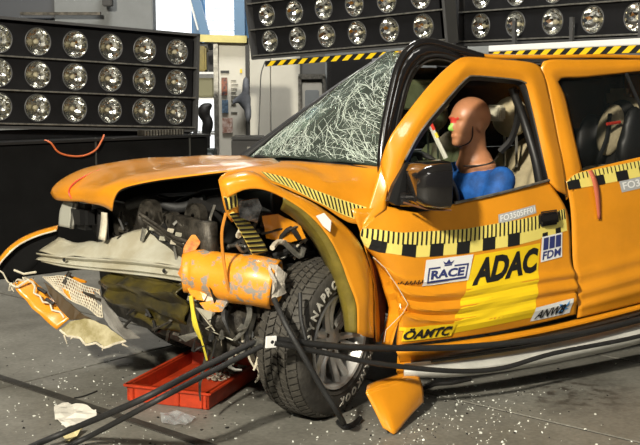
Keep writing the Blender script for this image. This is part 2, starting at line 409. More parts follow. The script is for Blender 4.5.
slab('header_print', 220.5, 70.5, 229, 73, 11.285, .012, BLACK, t)
for y in (80, 84, 88, 92, 96, 100, 104, 112): slab('text_line', 231, y, 238 - (y % 3), y + .7, 11.285, .012, GREYM, t)
slab('badge', 240, 69, 242, 73, 11.285, .012, YELLOW, t)
lump = blob('hanging_gear', [('e', hd(246, 88, 11.15), (.04, .05, .13)), ('e', hd(245, 100, 11.15), (.07, .05, .10)), ('e', hd(248, 112, 11.15), (.035, .05, .12)), ('t', [hd(240, 98, 11.15), hd(235, 101, 11.12), hd(233, 104, 11.1)], [.035, .03, .02])], mat('grey_blue_cloth', (.12, .13, .15), .8, var=.4, scale=12), None, .02, 4)
tag(lump, 'dark grey gear hung on the post of the display board', 'gear')
t = root('storage_shelf', hd(205, 160, 12), 'open steel shelf with dark boxes between lamp bank and display board', 'shelf')
for y in (72, 98, 133): slab('shelf_board', 194, y, 217, y + 2, 12, .5, WHITE, t)
slab('upright', 194, 42, 195.5, 190, 12, .05, FRAMEK, t, z0=0); slab('upright', 215, 42, 216.5, 190, 12, .05, FRAMEK, t, z0=0)
for x0, y0, x1, y1, m in ((196, 46, 206, 71.5, OLIVE), (207, 50, 215, 71.5, DARKP), (196, 78, 214, 97.5, mat('khaki_box', (.2, .19, .11), .7))):
    o = slab('storage_box', x0, y0, x1, y1, 12.05, .35, m, None, .02)
    tag(o, {'olive_plastic_lip': 'olive box on the top board of the steel shelf', 'dark_plastic': 'black box on the top board of the steel shelf', 'khaki_box': 'khaki box on the middle board of the steel shelf'}[m.name], 'box')
o = slab('daylight_opening', 150, 94, 217, 152, 13.3, .05, SKYG); o.name = 'window_2'; struct(o)
mc = blob('machine', [('e', hd(204, 112, 11.5), (.07, .07, .10)), ('e', hd(208, 124, 11.5), (.06, .07, .11)), ('e', hd(208, 106, 11.5), (.06, .05, .04)), ('t', [hd(206, 125, 11.5), hd(206, 165, 11.5), hd(206, 218, 11.5)], [.05, .05, .05])], DARKP, None, .025, 4)
tag(mc, 'dark machine on a stand before the bright opening', 'machine')
t = root('low_cabinet', hd(205, 217, 10.6), 'low grey green cabinet behind the bonnet, below the machine', 'cabinet')
slab('body', 196, 150, 214, 220, 10.4, .3, mat('green_grey', (.05, .06, .055), .6), t, .01, z0=0); slab('panel', 205, 153, 212, 165, 10.37, .05, GREYW, t, .01)
t = root('tool_chest', hd(240, 200, 9.9), 'black tool chest standing behind the bonnet by the display board', 'chest')
slab('body', 232, 139, 262, 220, 9.7, .3, DARKP, t, .015, z0=0); slab('lid', 231, 137, 263, 140, 9.68, .34, BLACK, t, .008); slab('clasp', 247, 147, 251, 149, 9.66, .04, GREYM, t)
cb = tube('hanging_cable', [hd(265, 62, 10.2), hd(261, 75, 10.2), hd(260, 100, 10.25), hd(259, 125, 10.25), hd(258, 145, 10.3)], .006, mat('cable_grey', (.12, .12, .11), .6), None, 6, 4)
tag(cb, 'thin grey cable hanging from the lamp bank over the windscreen', 'cable')
t = root('equipment_case', hd(345, 200, 12.5), 'tall black equipment cabinet behind the windscreen, beside the pale door', 'cabinet')
slab('body', 327, 56, 372, 220, 12.4, .5, DARKP, t, .02, z0=0); slab('door', 330, 62, 369, 215, 12.36, .06, BLACK, t, .01, z0=.1)

# black plinth under the left lamp bank
LB0 = dp(38, 41.5, 8.45); LBV = (dp(177, 52, 9.3) - LB0) / 4
pv = Vector((LBV.x, LBV.y, 0)).normalized(); pn = Vector((-pv.y, pv.x, 0)); pc = LB0 - pv * 1.3 - pn * .22; pc.z = 0; pl = 1.3 + LBV.length * 4.5; pe = pc + pv * pl
RP = Matrix((pv, pn, (0, 0, 1))).transposed(); mid = (pc + pe) / 2
t = root('black_plinth', (mid.x, mid.y, 0), 'long matt black plinth under the three row lamp bank', 'plinth')
pt = 1.05
box('body', (mid.x + pn.x * .35, mid.y + pn.y * .35, pt / 2), (pl, .7, pt - .002), mat('plinth_black', (.006, .006, .006), .7, var=.4, scale=4, spec=.15), t, RP, .01)
box('top_board', (mid.x + pn.x * .35, mid.y + pn.y * .35, pt + .012), (pl + .04, .74, .02), BLACK, t, RP)
for k in (.22, .60, .93):
    q = pc + pv * pl * k; box('joint_strip', (q.x - pn.x * .004, q.y - pn.y * .004, .55), (.012, .014, 1.06), mat('strip_grey', (.05, .05, .045), .5), t, RP)
q0, q1 = dp(49, 138, 8.4), dp(109, 131, 8.7)
for n, w in ((0, 0),):
    pts = [pc + pv * k + Vector((0, 0, z_)) - pn * o_ for k, z_, o_ in ((1.22, 1.075, .0), (1.26, 1.055, .03), (1.32, .98, .03), (1.42, .945, .03), (1.54, .94, .03), (1.65, .98, .03), (1.71, 1.055, .03), (1.75, 1.10, .0))]
    tag(tube('loose_cable', pts, .008, REDCAB, None, 6, 4), 'orange red cable looped across the black plinth front', 'cable')
t = root('metal_grille_box', dp(150, 135, 9.2), 'low silver ribbed box on the black plinth below the lamps', 'box')
c0 = LB0 + pv * (LBV.length * 3.2) - pn * .13
box('body', (c0.x, c0.y, 1.099), (.42, .10, .05), DARKM, t, RP, .006)
for k in range(14): box('rib', (c0.x + pv.x * (k - 6.5) * .029 - pn.x * .052, c0.y + pv.y * (k - 6.5) * .029 - pn.y * .052, 1.099), (.010, .008, .045), GREYM, t, RP)

# ------------------------------------------------------------------ lamp banks
def lamp_meshes():
    bm = bmesh.new(); prof = [(.107, 0.0), (.098, -.018), (.080, -.042), (.056, -.062), (.030, -.074), (.014, -.078)]
    seg = 14; rings = []
    for j, (r, h) in enumerate(prof):
        rings.append([bm.verts.new((r * math.cos(2*math.pi*(k + .5 * (j % 2)) / seg), r * math.sin(2*math.pi*(k + .5 * (j % 2)) / seg), h)) for k in range(seg)])
    for j, (a, b) in enumerate(zip(rings, rings[1:])):
        for k in range(seg):
            k2 = (k + 1) % seg
            if j % 2 == 0: bm.faces.new((a[k], a[k2], b[k])); bm.faces.new((a[k2], b[k2], b[k]))
            else: bm.faces.new((a[k], b[k2], b[k])); bm.faces.new((a[k], a[k2], b[k2]))
    bm.faces.new(rings[-1]); me = bpy.data.meshes.new('reflector'); bm.normal_update(); bm.to_mesh(me); bm.free(); me.materials.append(CHROME)
    bm = bmesh.new(); b_lathe(bm, [(.105, -.004), (.105, .006), (.110, .008), (.114, .004), (.114, -.004)], Matrix.Identity(4), 28)
    m2 = bpy.data.meshes.new('rim'); bm.to_mesh(m2); bm.free(); m2.materials.append(FRAMEK)
    bm = bmesh.new(); b_lathe(bm, [(.004, -.076), (.012, -.07), (.014, -.05), (.022, -.042), (.020, -.026), (.010, -.016), (.001, -.014)], Matrix.Identity(4), 10)
    m3 = bpy.data.meshes.new('bulb'); bm.to_mesh(m3); bm.free(); m3.materials.append(mat('bulb_glass', (.55, .5, .35), .15, .3))
    return me, m2, m3
LM = lamp_meshes()
def lamp_bank(label, o, cv, rv, ncol, nrow, c0, r0, pad, group):
    """o: centre of lamp (0,0); cv/rv: vector to the next lamp along a row / to the next row down"""
    x = cv.normalized(); y = -rv.normalized(); y = (y - x * y.dot(x)).normalized(); z = x.cross(y)
    Mb = Matrix((x, y, z)).transposed(); sc, sr = cv.length, rv.length
    cx = o + x * sc * (c0 + (ncol - 1) / 2) - y * sr * (r0 + (nrow - 1) / 2)
    t = root('lamp_bank', cx - y * sr * nrow / 2, label, 'lamp bank', group)
    Wd, Ht = sc * ncol + pad, sr * nrow + .04
    box('back_panel', cx - z * .13, (Wd, Ht, .06), PANELB, t, Mb, .008)
    for r in range(nrow):
        cy = o + x * sc * (c0 + (ncol - 1) / 2) - y * sr * (r0 + r)
        # face plate with round openings
        bm = bmesh.new(); hw, hh, n = sc / 2, sr / 2 - .006, 24
        for c in range(ncol):
            ctr = o + x * sc * (c0 + c) - y * sr * (r0 + r)
            inn = [bm.verts.new(ctr + (x * math.cos(2*math.pi*k/n) + y * math.sin(2*math.pi*k/n)) * .108) for k in range(n)]
            def sq(k):
                ca, sa = math.cos(2*math.pi*k/n), math.sin(2*math.pi*k/n); f = 1 / max(abs(ca) / hw, abs(sa) / hh); return ctr + x * ca * f + y * sa * f
            out = [bm.verts.new(sq(k)) for k in range(n)]
            for k in range(n):
                k2 = (k+1) % n; bm.faces.new((inn[k], out[k], out[k2], inn[k2]))
                a_, b_ = out[k].co - ctr, out[k2].co - ctr
                if (abs(abs(a_.dot(x)) - hw) < 1e-5) != (abs(abs(b_.dot(x)) - hw) < 1e-5):   # close the square corner
                    bm.faces.new((out[k], bm.verts.new(ctr + x * math.copysign(hw, a_.dot(x) + b_.dot(x)) + y * math.copysign(hh, a_.dot(y) + b_.dot(y))), out[k2]))
        fp = fromb('face_plate', bm, PANELB, t); md = fp.modifiers.new('thickness', 'SOLIDIFY'); md.thickness = .004; md.offset = 0
        box('row_rail', cy - y * sr / 2 + z * .01, (Wd, .012, .05), GREYM, t, Mb)
        for c in range(ncol):
            ctr = o + x * sc * (c0 + c) - y * sr * (r0 + r)
            L = bpy.data.objects.new('lamp', LM[0]); COL.objects.link(L); L.parent = t; L.matrix_parent_inverse = Matrix.Translation(-t.location)
            a = random.random() * 6.28
            L.matrix_basis = Matrix.Translation(ctr) @ Mb.to_4x4() @ Matrix.Rotation(a, 4, 'Z')
            for nm, me in (('rim', LM[1]), ('bulb', LM[2])):
                k = bpy.data.objects.new(nm, me); COL.objects.link(k); k.parent = L
    for s in (-1, 1):
        box('end_frame', cx + x * s * (Wd / 2 + .012) - z * .05, (.03, Ht + .03, .16), FRAMEK, t, Mb)
        box('edge_rail', cx + y * s * (Ht / 2 + .01) - z * .05, (Wd + .05, .022, .16), FRAMEK, t, Mb)
    return t, x, y, z, cx, Wd, Ht
def perp_row(o, cv, px, py, k0):
    best = None
    for i in range(400):
        k = k0 - 1 + i * .005; v = dp(px, py, k) - o; c = abs(v.normalized().dot(cv.normalized()))
        if best is None or c < best[0]: best = (c, v)
    return best[1]
# left bank
o = LB0; cv = LBV
rv = Vector((0, 0, -.265)) 
t, x, y, z, cx, Wd, Ht = lamp_bank('three row lamp bank standing on the long black plinth', o, cv, rv, 7, 3, -2, 0, .06, None)
zb = cx.z - Ht / 2 - .06; box('base_skirt', Vector((cx.x, cx.y, (zb + .05 + pt + .024) / 2)) - z * .10, (Wd, zb + .05 - pt - .024, .08), PANELB, t, Matrix((pv, Vector((0, 0, 1)), pv.cross(Vector((0, 0, 1))))).transposed())
# middle bank
o = dp(267, 15, 10.6); cv = (dp(275 + 155, 25, 9.3) - dp(275, 40, 10.6)) / 5; rv = Vector((0, 0, -1)); rv = (rv - cv.normalized() * rv.dot(cv.normalized())); rv = (dp(275, 40, 10.6) - o)
rv = (rv - cv.normalized() * rv.dot(cv.normalized())).normalized() * .262
t, x, y, z, cx, Wd, Ht = lamp_bank('tilted lamp bank over the windscreen with a short striped edge', o, cv, rv, 6, 3, 0, -1, .10, None)
e = cx - y * (Ht / 2 + .07) + z * .02
box('striped_bar', e, (Wd * .86, .055, .03), BLACK, t, Matrix((x, y, z)).transposed())
def stripes(name, c, x, y, z, Wd, h, n, parent, lean=.5):
    bm = bmesh.new(); w = Wd / n
    for k in range(n):
        a = c + x * (-Wd / 2 + k * w)
        q = [a - y * h / 2, a + x * w * .5 - y * h / 2, a + x * (w * .5 + w * lean) + y * h / 2, a + x * w * lean + y * h / 2]
        lo = [bm.verts.new(p - z * .003) for p in q]; up = [bm.verts.new(p + z * .001) for p in q]
        bm.faces.new(up)
        for i in range(4): bm.faces.new((lo[i], lo[(i+1) % 4], up[(i+1) % 4], up[i]))
    return fromb(name, bm, YELLOW, parent)
stripes('hazard_stripes', e + z * .018, x, y, z, Wd * .84, .05, 14, t)
# right bank
o = dp(481, 26, 9.4); cv = (dp(636, 17, 8.1) - o) / 4; rv = Vector((0, 0, -.262))
t, x, y, z, cx, Wd, Ht = lamp_bank('lamp bank above the car roof with white and striped bar', o, cv, rv, 7, 2, 0, -1, .10, None)
a, b = dp(490, 50, 9.0), dp(660, 42, 7.9); xx = (b - a).normalized(); yy = (Vector((0, 0, 1)) - xx * xx.z).normalized(); zz = xx.cross(yy); Wb = (b - a).length + 1.2
M3 = Matrix((xx, yy, zz)).transposed(); c = a + xx * Wb / 2
box('white_bar', c + yy * .01, (Wb, .05, .05), WHITE, t, M3, .006); box('striped_bar', c - yy * .045, (Wb, .06, .04), BLACK, t, M3)
stripes('hazard_stripes', c - yy * .045 + zz * .0225, xx, yy, zz, Wb, .055, 22, t)
for k in (.25, .8, 1.4): box('hanger', c + xx * (k - Wb / 2) + yy * .12, (.03, .22, .03), FRAMEK, t, M3)
for px, which in ((455, 'dark rig post beside the tilted lamp bank, over the car roof'), (462, 'dark rig post beside the bank with the white bar, over the roof')):
    tag(tube('rig_post', [hd(px, -70, 10.1), hd(px + 2, 60, 10.1), Vector((hd(px + 2, 60, 10.1).x, hd(px + 2, 60, 10.1).y, 0.0))], .035, FRAMEK, None, 8), which, 'post', 'rig posts between the lamp banks')

# ------------------------------------------------------------------ the car
car = root('car', (1.2, .85, 0), 'orange off-road car with smashed front and shattered windscreen on the concrete floor', 'car')

# --- bonnet
def hood_disp(u, v, p):
    return noise.noise_vector(p * 5) * .006 + Vector((0, 0, .010 * math.sin(v * 9 + u * 3)))
rows = [A([(51, 193, 1.58), (55, 186, 1.58), (66, 178, 1.58), (85, 170, 1.58), (115, 164, 1.58), (155, 160, 1.58), (200, 157.5, 1.58), (245, 156, 1.55)]),
        A([(57, 201, 1.48), (62, 190, 1.42), (76, 182, 1.38), (100, 173, 1.34), (130, 167, 1.3), (170, 162.5, 1.25), (215, 160, 1.2), (262, 158, 1.15)]),
        A([(78, 199, 1.22), (84, 189, 1.15), (98, 182, 1.1), (120, 175, 1.05), (145, 170, 1.0), (180, 166, .92), (222, 162.5, .85), (272, 160, .75)]),
        A([(94, 205, 1.02), (99, 193, .96), (110, 186, .92), (128, 180, .86), (150, 175, .8), (185, 170, .7), (228, 166, .56), (280, 162, .42)]),
        A([(112, 212, .86), (114, 200, .82), (120, 190, .78), (134, 184.5, .7), (158, 179, .62), (192, 174, .5), (236, 168.5, .36), (286, 163.5, .22)])]
hood = sheet('hood', loft(rows, 40, 7), ORANGE, car, .006, hood_disp)
tube('bonnet_scrape', [p + Vector((0, 0, .006)) for p in A([(100, 171, 1.40), (88, 176, 1.38), (77, 182, 1.34), (70, 189, 1.32), (69, 195, 1.30), (72, 200, 1.29)])], .004, REDINK, hood, 5, 3)
# underside frame of the bonnet
under = [[p + hood_disp(i / 40, j / 28, p) + Vector((.012, .0, -.012)) for i, p in enumerate(r)] for j, r in enumerate(loft(rows, 40, 7))]
under = [r[1:-1] for r in under[:-1]]
sheet('hood_inner', under, DARKP, hood, .004)

# --- upper fender, dented plateau
fr = [A([(219, 178, .05), (226, 172, .08), (248, 168, .14), (276, 163.5, .19), (284, 161, .22), (320, 163, .22), (360, 166, .20), (384, 168, .13)]),
      A([(221, 182, .03), (230, 177, .05), (250, 173, .08), (274, 171, .09), (290, 172, .09), (325, 181, .08), (360, 190, .07), (388, 196, .05)]),
      A([(224, 190, .01), (235, 180, .01), (252, 175, .01), (268, 181, .0), (292, 191.5, .0), (326, 208, -.005), (356, 225, -.005), (388, 212, -.005)])]
fender = sheet('front_fender', loft(fr, 36, 7), ORANGE, car, .004, wob(.006, 8, 3), angle=25)
# rear lower strip of the fender, behind the wheel arch
fr2 = [A([(352, 209, -.005), (358, 225, -.005), (367, 255, -.005), (374, 290, .0), (376, 342, .02)]),
       A([(388, 207, -.005), (364, 234, .0), (371, 257, .05), (377, 292, .08), (381, 342, .10)])]
fr2 = sheet('fender_rear_flange', loft(fr2, 14, 6), ORANGE, fender, .004, wob(.006, 14, 1))
poly('torn_inner_flange', A([(370, 258, .06), (378, 262, .09), (386, 285, .10), (384, 330, .10), (374, 342, .08), (371, 300, .06)]), mat('maroon_inner', (.16, .035, .015), .5, var=.5, scale=20), fender, .004, .006)
ftree = bvh_of(fender)
# hazard tape across the fender
top = [(269, 173.5), (290, 178.5), (315, 190), (340, 199), (369, 208)]; bot = [(271, 180.5), (292, 189), (315, 201.5), (340, 214), (367, 224)]
sticker('hazard_tape', top, bot, FULL, PALEY, fender, ftree, .004, (24, 3), 0)
sticker('tape_bars', top, bot, rects([(k / 24 + .004, .05, (k + .5) / 24, .95, -.012) for k in range(24)]), BLACK, fender, ftree, .006, (26, 3), 0)

# --- flare arch around the wheel
fo = A([(219, 180, .02), (232, 175, .0), (252, 172, -.005), (272, 184, -.01), (300, 197, -.015), (330, 214, -.02), (352, 234, -.025), (366, 257, -.03), (373, 292, -.03), (373, 338, -.03)])
fm = A([(222, 186, -.02), (236, 180, -.045), (256, 178, -.06), (277, 188, -.05), (306, 202, -.06), (332, 222, -.07), (349, 247, -.08), (362, 272, -.09), (367, 300, -.09), (366, 337, -.09)])
fc = A([(227, 198, -.03), (243, 190, -.06), (263, 190, -.075), (283, 197, -.08), (303, 210, -.09), (323, 230, -.10), (338, 255, -.11), (348, 281, -.11), (356, 305, -.11), (357, 333, -.11)])
fi = A([(231, 212, .0), (247, 200, -.02), (266, 197, -.05), (283, 203, -.06), (300, 215, -.07), (315, 234, -.075), (328, 258, -.075), (338, 284, -.07), (345, 308, -.07), (347, 332, -.07)])
fq = A([(236, 216, .10), (250, 206, .10), (266, 203, .08), (281, 209, .06), (296, 220, .05), (311, 238, .05), (324, 261, .05), (335, 286, .05), (342, 309, .05), (345, 331, .05)])
flare = sheet('fender_flare', loft([fo, fm, fc], 40, 5), ORANGE, car, .008, wob(.005, 7, 9))
sheet('flare_lip', loft([fc[3:], fi[3:], fq[3:]], 40, 3), OLIVE, flare, .006, wob(.004, 9, 2))
# front end of the flare: torn corner with tape
fl2 = sheet('torn_corner', loft([A([(219, 180, .03), (221, 195, .03), (226, 212, .05), (232, 222, .08)]), A([(236, 182, -.02), (236, 192, -.01), (238, 204, .02), (240, 214, .06)])], 8, 4), ORANGE, flare, .004, wob(.006, 12, 4))
tb = bvh_of(fl2)
sticker('corner_tape', [(222, 199), (237, 193)], [(227, 213), (240, 206)], FULL, PALEY, flare, tb, .005, (6, 4), 0)
sticker('corner_bars', [(222, 199), (237, 193)], [(227, 213), (240, 206)], rects([(k / 4 + .04, .05, k / 4 + .16, .95) for k in range(4)]), BLACK, flare, tb, .008, (8, 4), 0)
# dangling striped tape below the corner
dt = [A([(229, 214, .04), (238, 228, .08), (246, 242, .1), (253, 256, .12)]), A([(240, 208, .06), (251, 224, .1), (262, 240, .13), (268, 251, .14)])]
g = loft(dt, 20, 6)
dang = sheet('dangling_tape', g, PALEY, car, .003)
bm = bmesh.new()
for k in range(0, 20, 2):
    q = [g[0][k], g[-1][min(20, k + 2)], g[-1][min(20, k + 3)], g[0][k + 1]]
    bm.faces.new([bm.verts.new(p + Vector((-.003, -.006, .002))) for p in q])
o = fromb('tape_bars', bm, BLACK, dang); md = o.modifiers.new('t', 'SOLIDIFY'); md.thickness = .002
poly('inner_fender_flap', A([(262, 216, .16), (278, 214, .14), (300, 224, .1), (306, 238, .1), (290, 242, .16), (266, 238, .2)]), ORANGE, car, .005, .002)
poly('crumpled_flap', A([(238, 200, .02), (258, 198, .0), (262, 206, .02), (256, 222, .06), (240, 216, .05)]), mat('smoky_chrome', (.25, .26, .28), .25, .8, var=.8, scale=30), car, .004, .003, .012)
poly('white_chip', A([(316, 216, -.12), (324, 213, -.12), (331, 221, -.125), (330, 232, -.13), (323, 226, -.125)]), WHITE, flare, .005)

# --- front door
def ridge(v):
    w = lambda c, s: math.exp(-((v - c) / s) ** 2)
    return -.010 * w(.58, .030) + .007 * w(.63, .025) - .010 * w(.70, .035) + .008 * w(.76, .03) - .008 * w(.84, .04)
def door_disp(u, v, p):
    f = max(0, 1 - u * 1.6)
    buck = noise.noise_vector(Vector((u * 5, v * 4, 1))) * (.006 + .012 * f * max(0, v - .45) * max(0, 1 - max(0, v - .8) * 8))
    ph = ((v - .50) * 9 + u * 1.2) % 1; g_ = max(0, 1 - u * 1.3) * min(1, max(0, (v - .46) / .06)) * min(1, max(0, (.86 - v) / .05)); b2 = .016 * g_ * (abs(2 * ph - 1) * 2 - 1)
    return Vector((0, ridge(v) * (.5 + .5 * u) - b2, 0)) + Vector((0, buck.y, 0))
dr = [A([(385, 206, -.01), (420, 212, -.04), (455, 204, -.05), (500, 194, -.05), (549, 181, -.03)]),
      A([(361, 229, -.01), (401, 233, -.05), (462, 229, -.065), (515, 220, -.065), (566, 209, -.04)]),
      A([(364, 245, .0), (400, 257, -.05), (460, 254, -.065), (515, 245, -.065), (570, 235, -.04)]),
      A([(374, 257, .02), (405, 281, -.05), (462, 281, -.065), (518, 271, -.065), (571.5, 262, -.045)]),
      A([(390, 278, .02), (409, 303, -.05), (462, 306, -.065), (520, 292, -.075), (577, 283, -.06)]),
      A([(398, 300, .0), (406, 318, -.04), (460, 324, -.055), (520, 311, -.07), (577, 299, -.06)]),
      A([(396, 345, .02), (404, 344, -.02), (460, 337, -.03), (520, 327, -.04), (576, 314, -.04)])]
door = sheet('front_door', loft(dr, 64, 12), ORANGE, car, .005, door_disp, angle=30)
# folded-back leading edge of the skin
fold = [A([(374, 257, .02), (385, 268, .0), (397, 286, -.02), (408, 305, -.05), (399, 320, -.02), (392, 345, .0)]),
        A([(372, 259, .10), (379, 275, .07), (385, 294, .05), (389, 308, .05), (386, 325, .06), (382, 344, .07)])]
sheet('folded_edge', loft(fold, 24, 6, sm=2), ORANGE, door, .004, lambda u, v, p: Vector((0, .010 * math.sin(u * 40), 0)) * (1 - abs(2*v-1)), angle=15)
tube('torn_rim', A([(373, 257, .0), (385, 268, -.02), (397, 286, -.04), (408, 304, -.075), (403, 313, -.06), (394, 322, -.03), (386, 330, -.02), (384, 342, -.02)]), .0018, TORN, door, 5)
dtree = bvh_of(door)
# window frame of the door: bent outwards
wo = A([(381, 163, .03), (390, 137, .0), (410, 109, .0), (434, 80, .02), (456, 60.5, .04), (470, 57.5, .06), (500, 60, .075), (530, 63, .08), (541, 70, .08), (548, 95, .06), (556, 135, .02), (562, 165, -.02), (566, 195, -.04)])
wm = A([(386, 185, -.01), (400, 150, -.03), (418, 120, -.03), (440, 92, -.01), (460, 71, .01), (472, 66, .03), (500, 68.5, .045), (522, 71, .05), (531, 77, .05), (538, 100, .03), (546, 135, -.01), (553, 165, -.045), (557, 190, -.055)])
wi = A([(390, 199, -.015), (404, 160, -.03), (420, 131, -.03), (443, 103, -.01), (465, 79, .02), (474, 76, .035), (500, 78, .05), (517, 80, .055), (525, 83, .055), (531, 104, .04), (539, 138, .0), (545, 165, -.035), (549, 182, -.04)])
# the lower front end widens into the door corner
wf = sheet('window_frame', loft([wo, wm, wi], 60, 6), ORANGE, door, .012, angle=50)
corner = sheet('door_corner', loft([A([(381, 163, .03), (375, 185, .02), (366, 215, .0), (361, 229, -.01)]), A([(388, 186, -.02), (386, 198, -.02), (386, 206, -.02), (386, 209, -.02)])], 10, 5), ORANGE, door, .006)
# black window reveal and chrome strip
wi2 = A([(394, 199, .02), (408, 161, .0), (424, 133, .0), (447, 105, .02), (466, 83, .05), (475, 80, .065), (500, 82, .08), (515, 84, .085), (520, 88, .085), (527, 108, .07), (535, 140, .03), (541, 165, -.005), (545, 181, -.01)])
sheet('window_seal', loft([wi, wi2], 60, 3), BLACK, door, .008)
tube('chrome_strip', [p + Vector((0, -.008, 0)) for p in wi[1:9]], .004, GREYM, door, 6, 3)
tube('belt_trim', A([(455, 203, -.062), (500, 193, -.062), (549, 180, -.045)]), .007, GREYM, door, 6, 3)
# black rear pillar strip inside the opening and inner door board
sheet('inner_board', loft([A([(398, 204, .08), (460, 203, .08), (546, 184, .08)]), A([(400, 335, .10), (460, 330, .10), (570, 312, .10)])], 12, 4), DARKP, door, .02)
tube('door_inner_pillar', A([(512, 88, .16), (524, 120, .13), (536, 160, .06), (541, 185, .04)]), [.022, .022, .025, .03], BLACK, door, 8, 3)
# mirror with sail triangle
bm = bmesh.new(); mc = at(428, 184, -.17); prof_m = []
for fx, sy, sz, dy, dz in ((-.085, .17, .135, .01, -.005), (-.06, .24, .185, .0, .0), (.0, .275, .212, .0, .0), (.062, .28, .215, .0, .0), (.070, .26, .20, .0, .0)):   # rounded-square sections from nose to mirror glass
    prof_m.append([bm.verts.new(mc + Vector((fx + .03 * math.cos(a) , dy + sy / 2 * math.copysign(abs(math.cos(a)) ** .42, math.cos(a)), dz + sz / 2 * math.copysign(abs(math.sin(a)) ** .42, math.sin(a))))) for a in [2 * math.pi * k / 28 for k in range(28)]])
for a, b in zip(prof_m, prof_m[1:]):
    for k in range(28): bm.faces.new((a[k], a[(k+1) % 28], b[(k+1) % 28], b[k]))
bm.faces.new(prof_m[0][::-1]); bm.faces.new(prof_m[-1]); b_tube(bm, [mc + Vector((.0, .08, -.07)), at(400, 199, -.05)], [.04, .035], 10)
bmesh.ops.recalc_face_normals(bm, faces=bm.faces[:])
fromb('side_mirror', bm, GLOSSB, door, angle=45)
poly('mirror_sail', A([(387, 201, -.045), (392, 186, -.04), (404, 163, -.035), (410, 162, -.035), (412, 207, -.045), (394, 205, -.05)]), BLACK, door, .03)
tube('mirror_seam', [mc + Vector((-.09, .06, -.085)), mc + Vector((-.04, -.06, -.105)), mc + Vector((.05, -.11, -.11))], .005, mat('brown_seam', (.12, .05, .02), .5), door, 6, 3)
# handle
box('handle_cup', at(549, 218, -.066), (.125, .03, .075), DARKP, door, Matrix.Rotation(R(-3), 3, 'Y'), .012)
hb = box('door_handle', at(549, 217, -.10), (.115, .025, .05), GLOSSB, door, Matrix.Rotation(R(-3), 3, 'Y'), .010)
# tape with ticks and squares
top = [(361, 229), (380, 230), (401, 233), (462, 229), (515, 220), (541, 215)]; bot = [(361, 241), (379, 252), (417, 257.5), (462, 253.5), (515, 245), (541, 239)]
sticker('measuring_tape', top, bot, FULL, PALEY, door, dtree, .004, (40, 6))
NB = 7
marks = rects([((k + .55) / NB, .0, (k + 1.05) / NB - .001, .50) for k in range(NB) if k < 6] + [(k / (NB * 6) + .004, .47, k / (NB * 6) + .0125, 1) for k in range(NB * 6)])
sticker('tape_marks', top, bot, marks, BLACK, door, dtree, .0065, (40, 4))
top = [(556, 211), (567, 208)]; bot = [(556, 236), (569, 232)]
sticker('tape_end', [(541, 216), (567, 209)], [(541, 238), (569, 231)], FULL, PALEY, door, dtree, .004, (8, 4))
_t = sticker('tape_end_marks', [(541, 216), (567, 209)], [(541, 238), (569, 231)], rects([(.05, 0, .25, .2), (.55, 0, .75, .25), (.62, .55, .67, 1), (.72, .55, .77, 1), (.82, .55, .87, 1), (.92, .55, .97, 1)]), BLACK, door, dtree, .006, (8, 4))
_t['kind'] = 'stuff'
# number label
def place(vf, x0, y0, x1, y1): return sub(vf, x0, y0, x1, y1)
q = ([(497.5, 214.5), (536, 205)], [(497.5, 224), (536.5, 213)])
sticker('number_label', *q, FULL, GREYL, door, dtree, .004, (8, 3))
tm = text_mesh('FO3505FF01', .022)[:2]
sticker('number_lettering', *q, place(tm, .04, .2, .97, .86), WHITE, door, dtree, .006, (12, 3))
# yellow field with lettering
q = ([(474, 255), (541, 243)], [(450, 335), (532, 317)])
sticker('yellow_field', *q, FULL, YELLOW, door, dtree, .004, (20, 24))
tm = text_mesh('ADAC', .05, .10)[:2]
sticker('field_lettering', [(474, 258), (539, 246)], [(468, 287), (537, 272)], place(tm, .02, .02, .99, .98), BLACK, door, dtree, .007, (16, 8))
# RACE panel
q = ([(425.5, 260), (472, 254)], [(422.5, 286), (467, 279.5)])
sticker('white_panel', *q, FULL, WHITE, door, dtree, .0065, (10, 6))
frame_r = rects([(.07, .10, .93, .17), (.07, .62, .32, .68), (.62, .62, .93, .68), (.07, .10, .10, .68), (.90, .10, .93, .68)])
crown = join2(rects([(.40, .68, .56, .73)]), ([(.40, .75), (.56, .75), (.60, .88), (.53, .80), (.48, .93), (.43, .80), (.36, .88)], [(0, 1, 2, 3), (0, 3, 4, 5), (0, 5, 6)]))
sticker('panel_lettering', *q, join2(place(text_mesh('RACE', .04)[:2], .14, .22, .86, .56), frame_r, crown), NAVY, door, dtree, .009, (12, 6))
# FDM panel
q = ([(542, 237), (563.5, 232.5)], [(540.5, 262.5), (563, 257)])
sticker('white_square', *q, FULL, WHITE, door, dtree, .0065, (6, 6))
sticker('square_print', *q, join2(rects([(.08, .46, .32, .94), (.37, .46, .62, .94), (.67, .46, .92, .94)])), NAVY, door, dtree, .009, (6, 6))
sticker('square_lettering', *q, place(text_mesh('FDM', .028, .1)[:2], .06, .08, .94, .40), NAVY, door, dtree, .009, (6, 4))
# OAMTC strip
q = ([(401, 327.5), (452, 321.5)], [(399, 342.5), (449, 335.5)])
q = ([(402, 327), (453, 321)], [(400, 342), (450, 335)])
sticker('yellow_label', *q, FULL, YELLOW, door, dtree, .010, (14, 4), -.035)
sticker('label_lettering', *q, place(text_mesh('ÖAMTC', .035, .15)[:2], .06, .12, .94, .95), BLACK, door, dtree, .014, (14, 4), -.035)
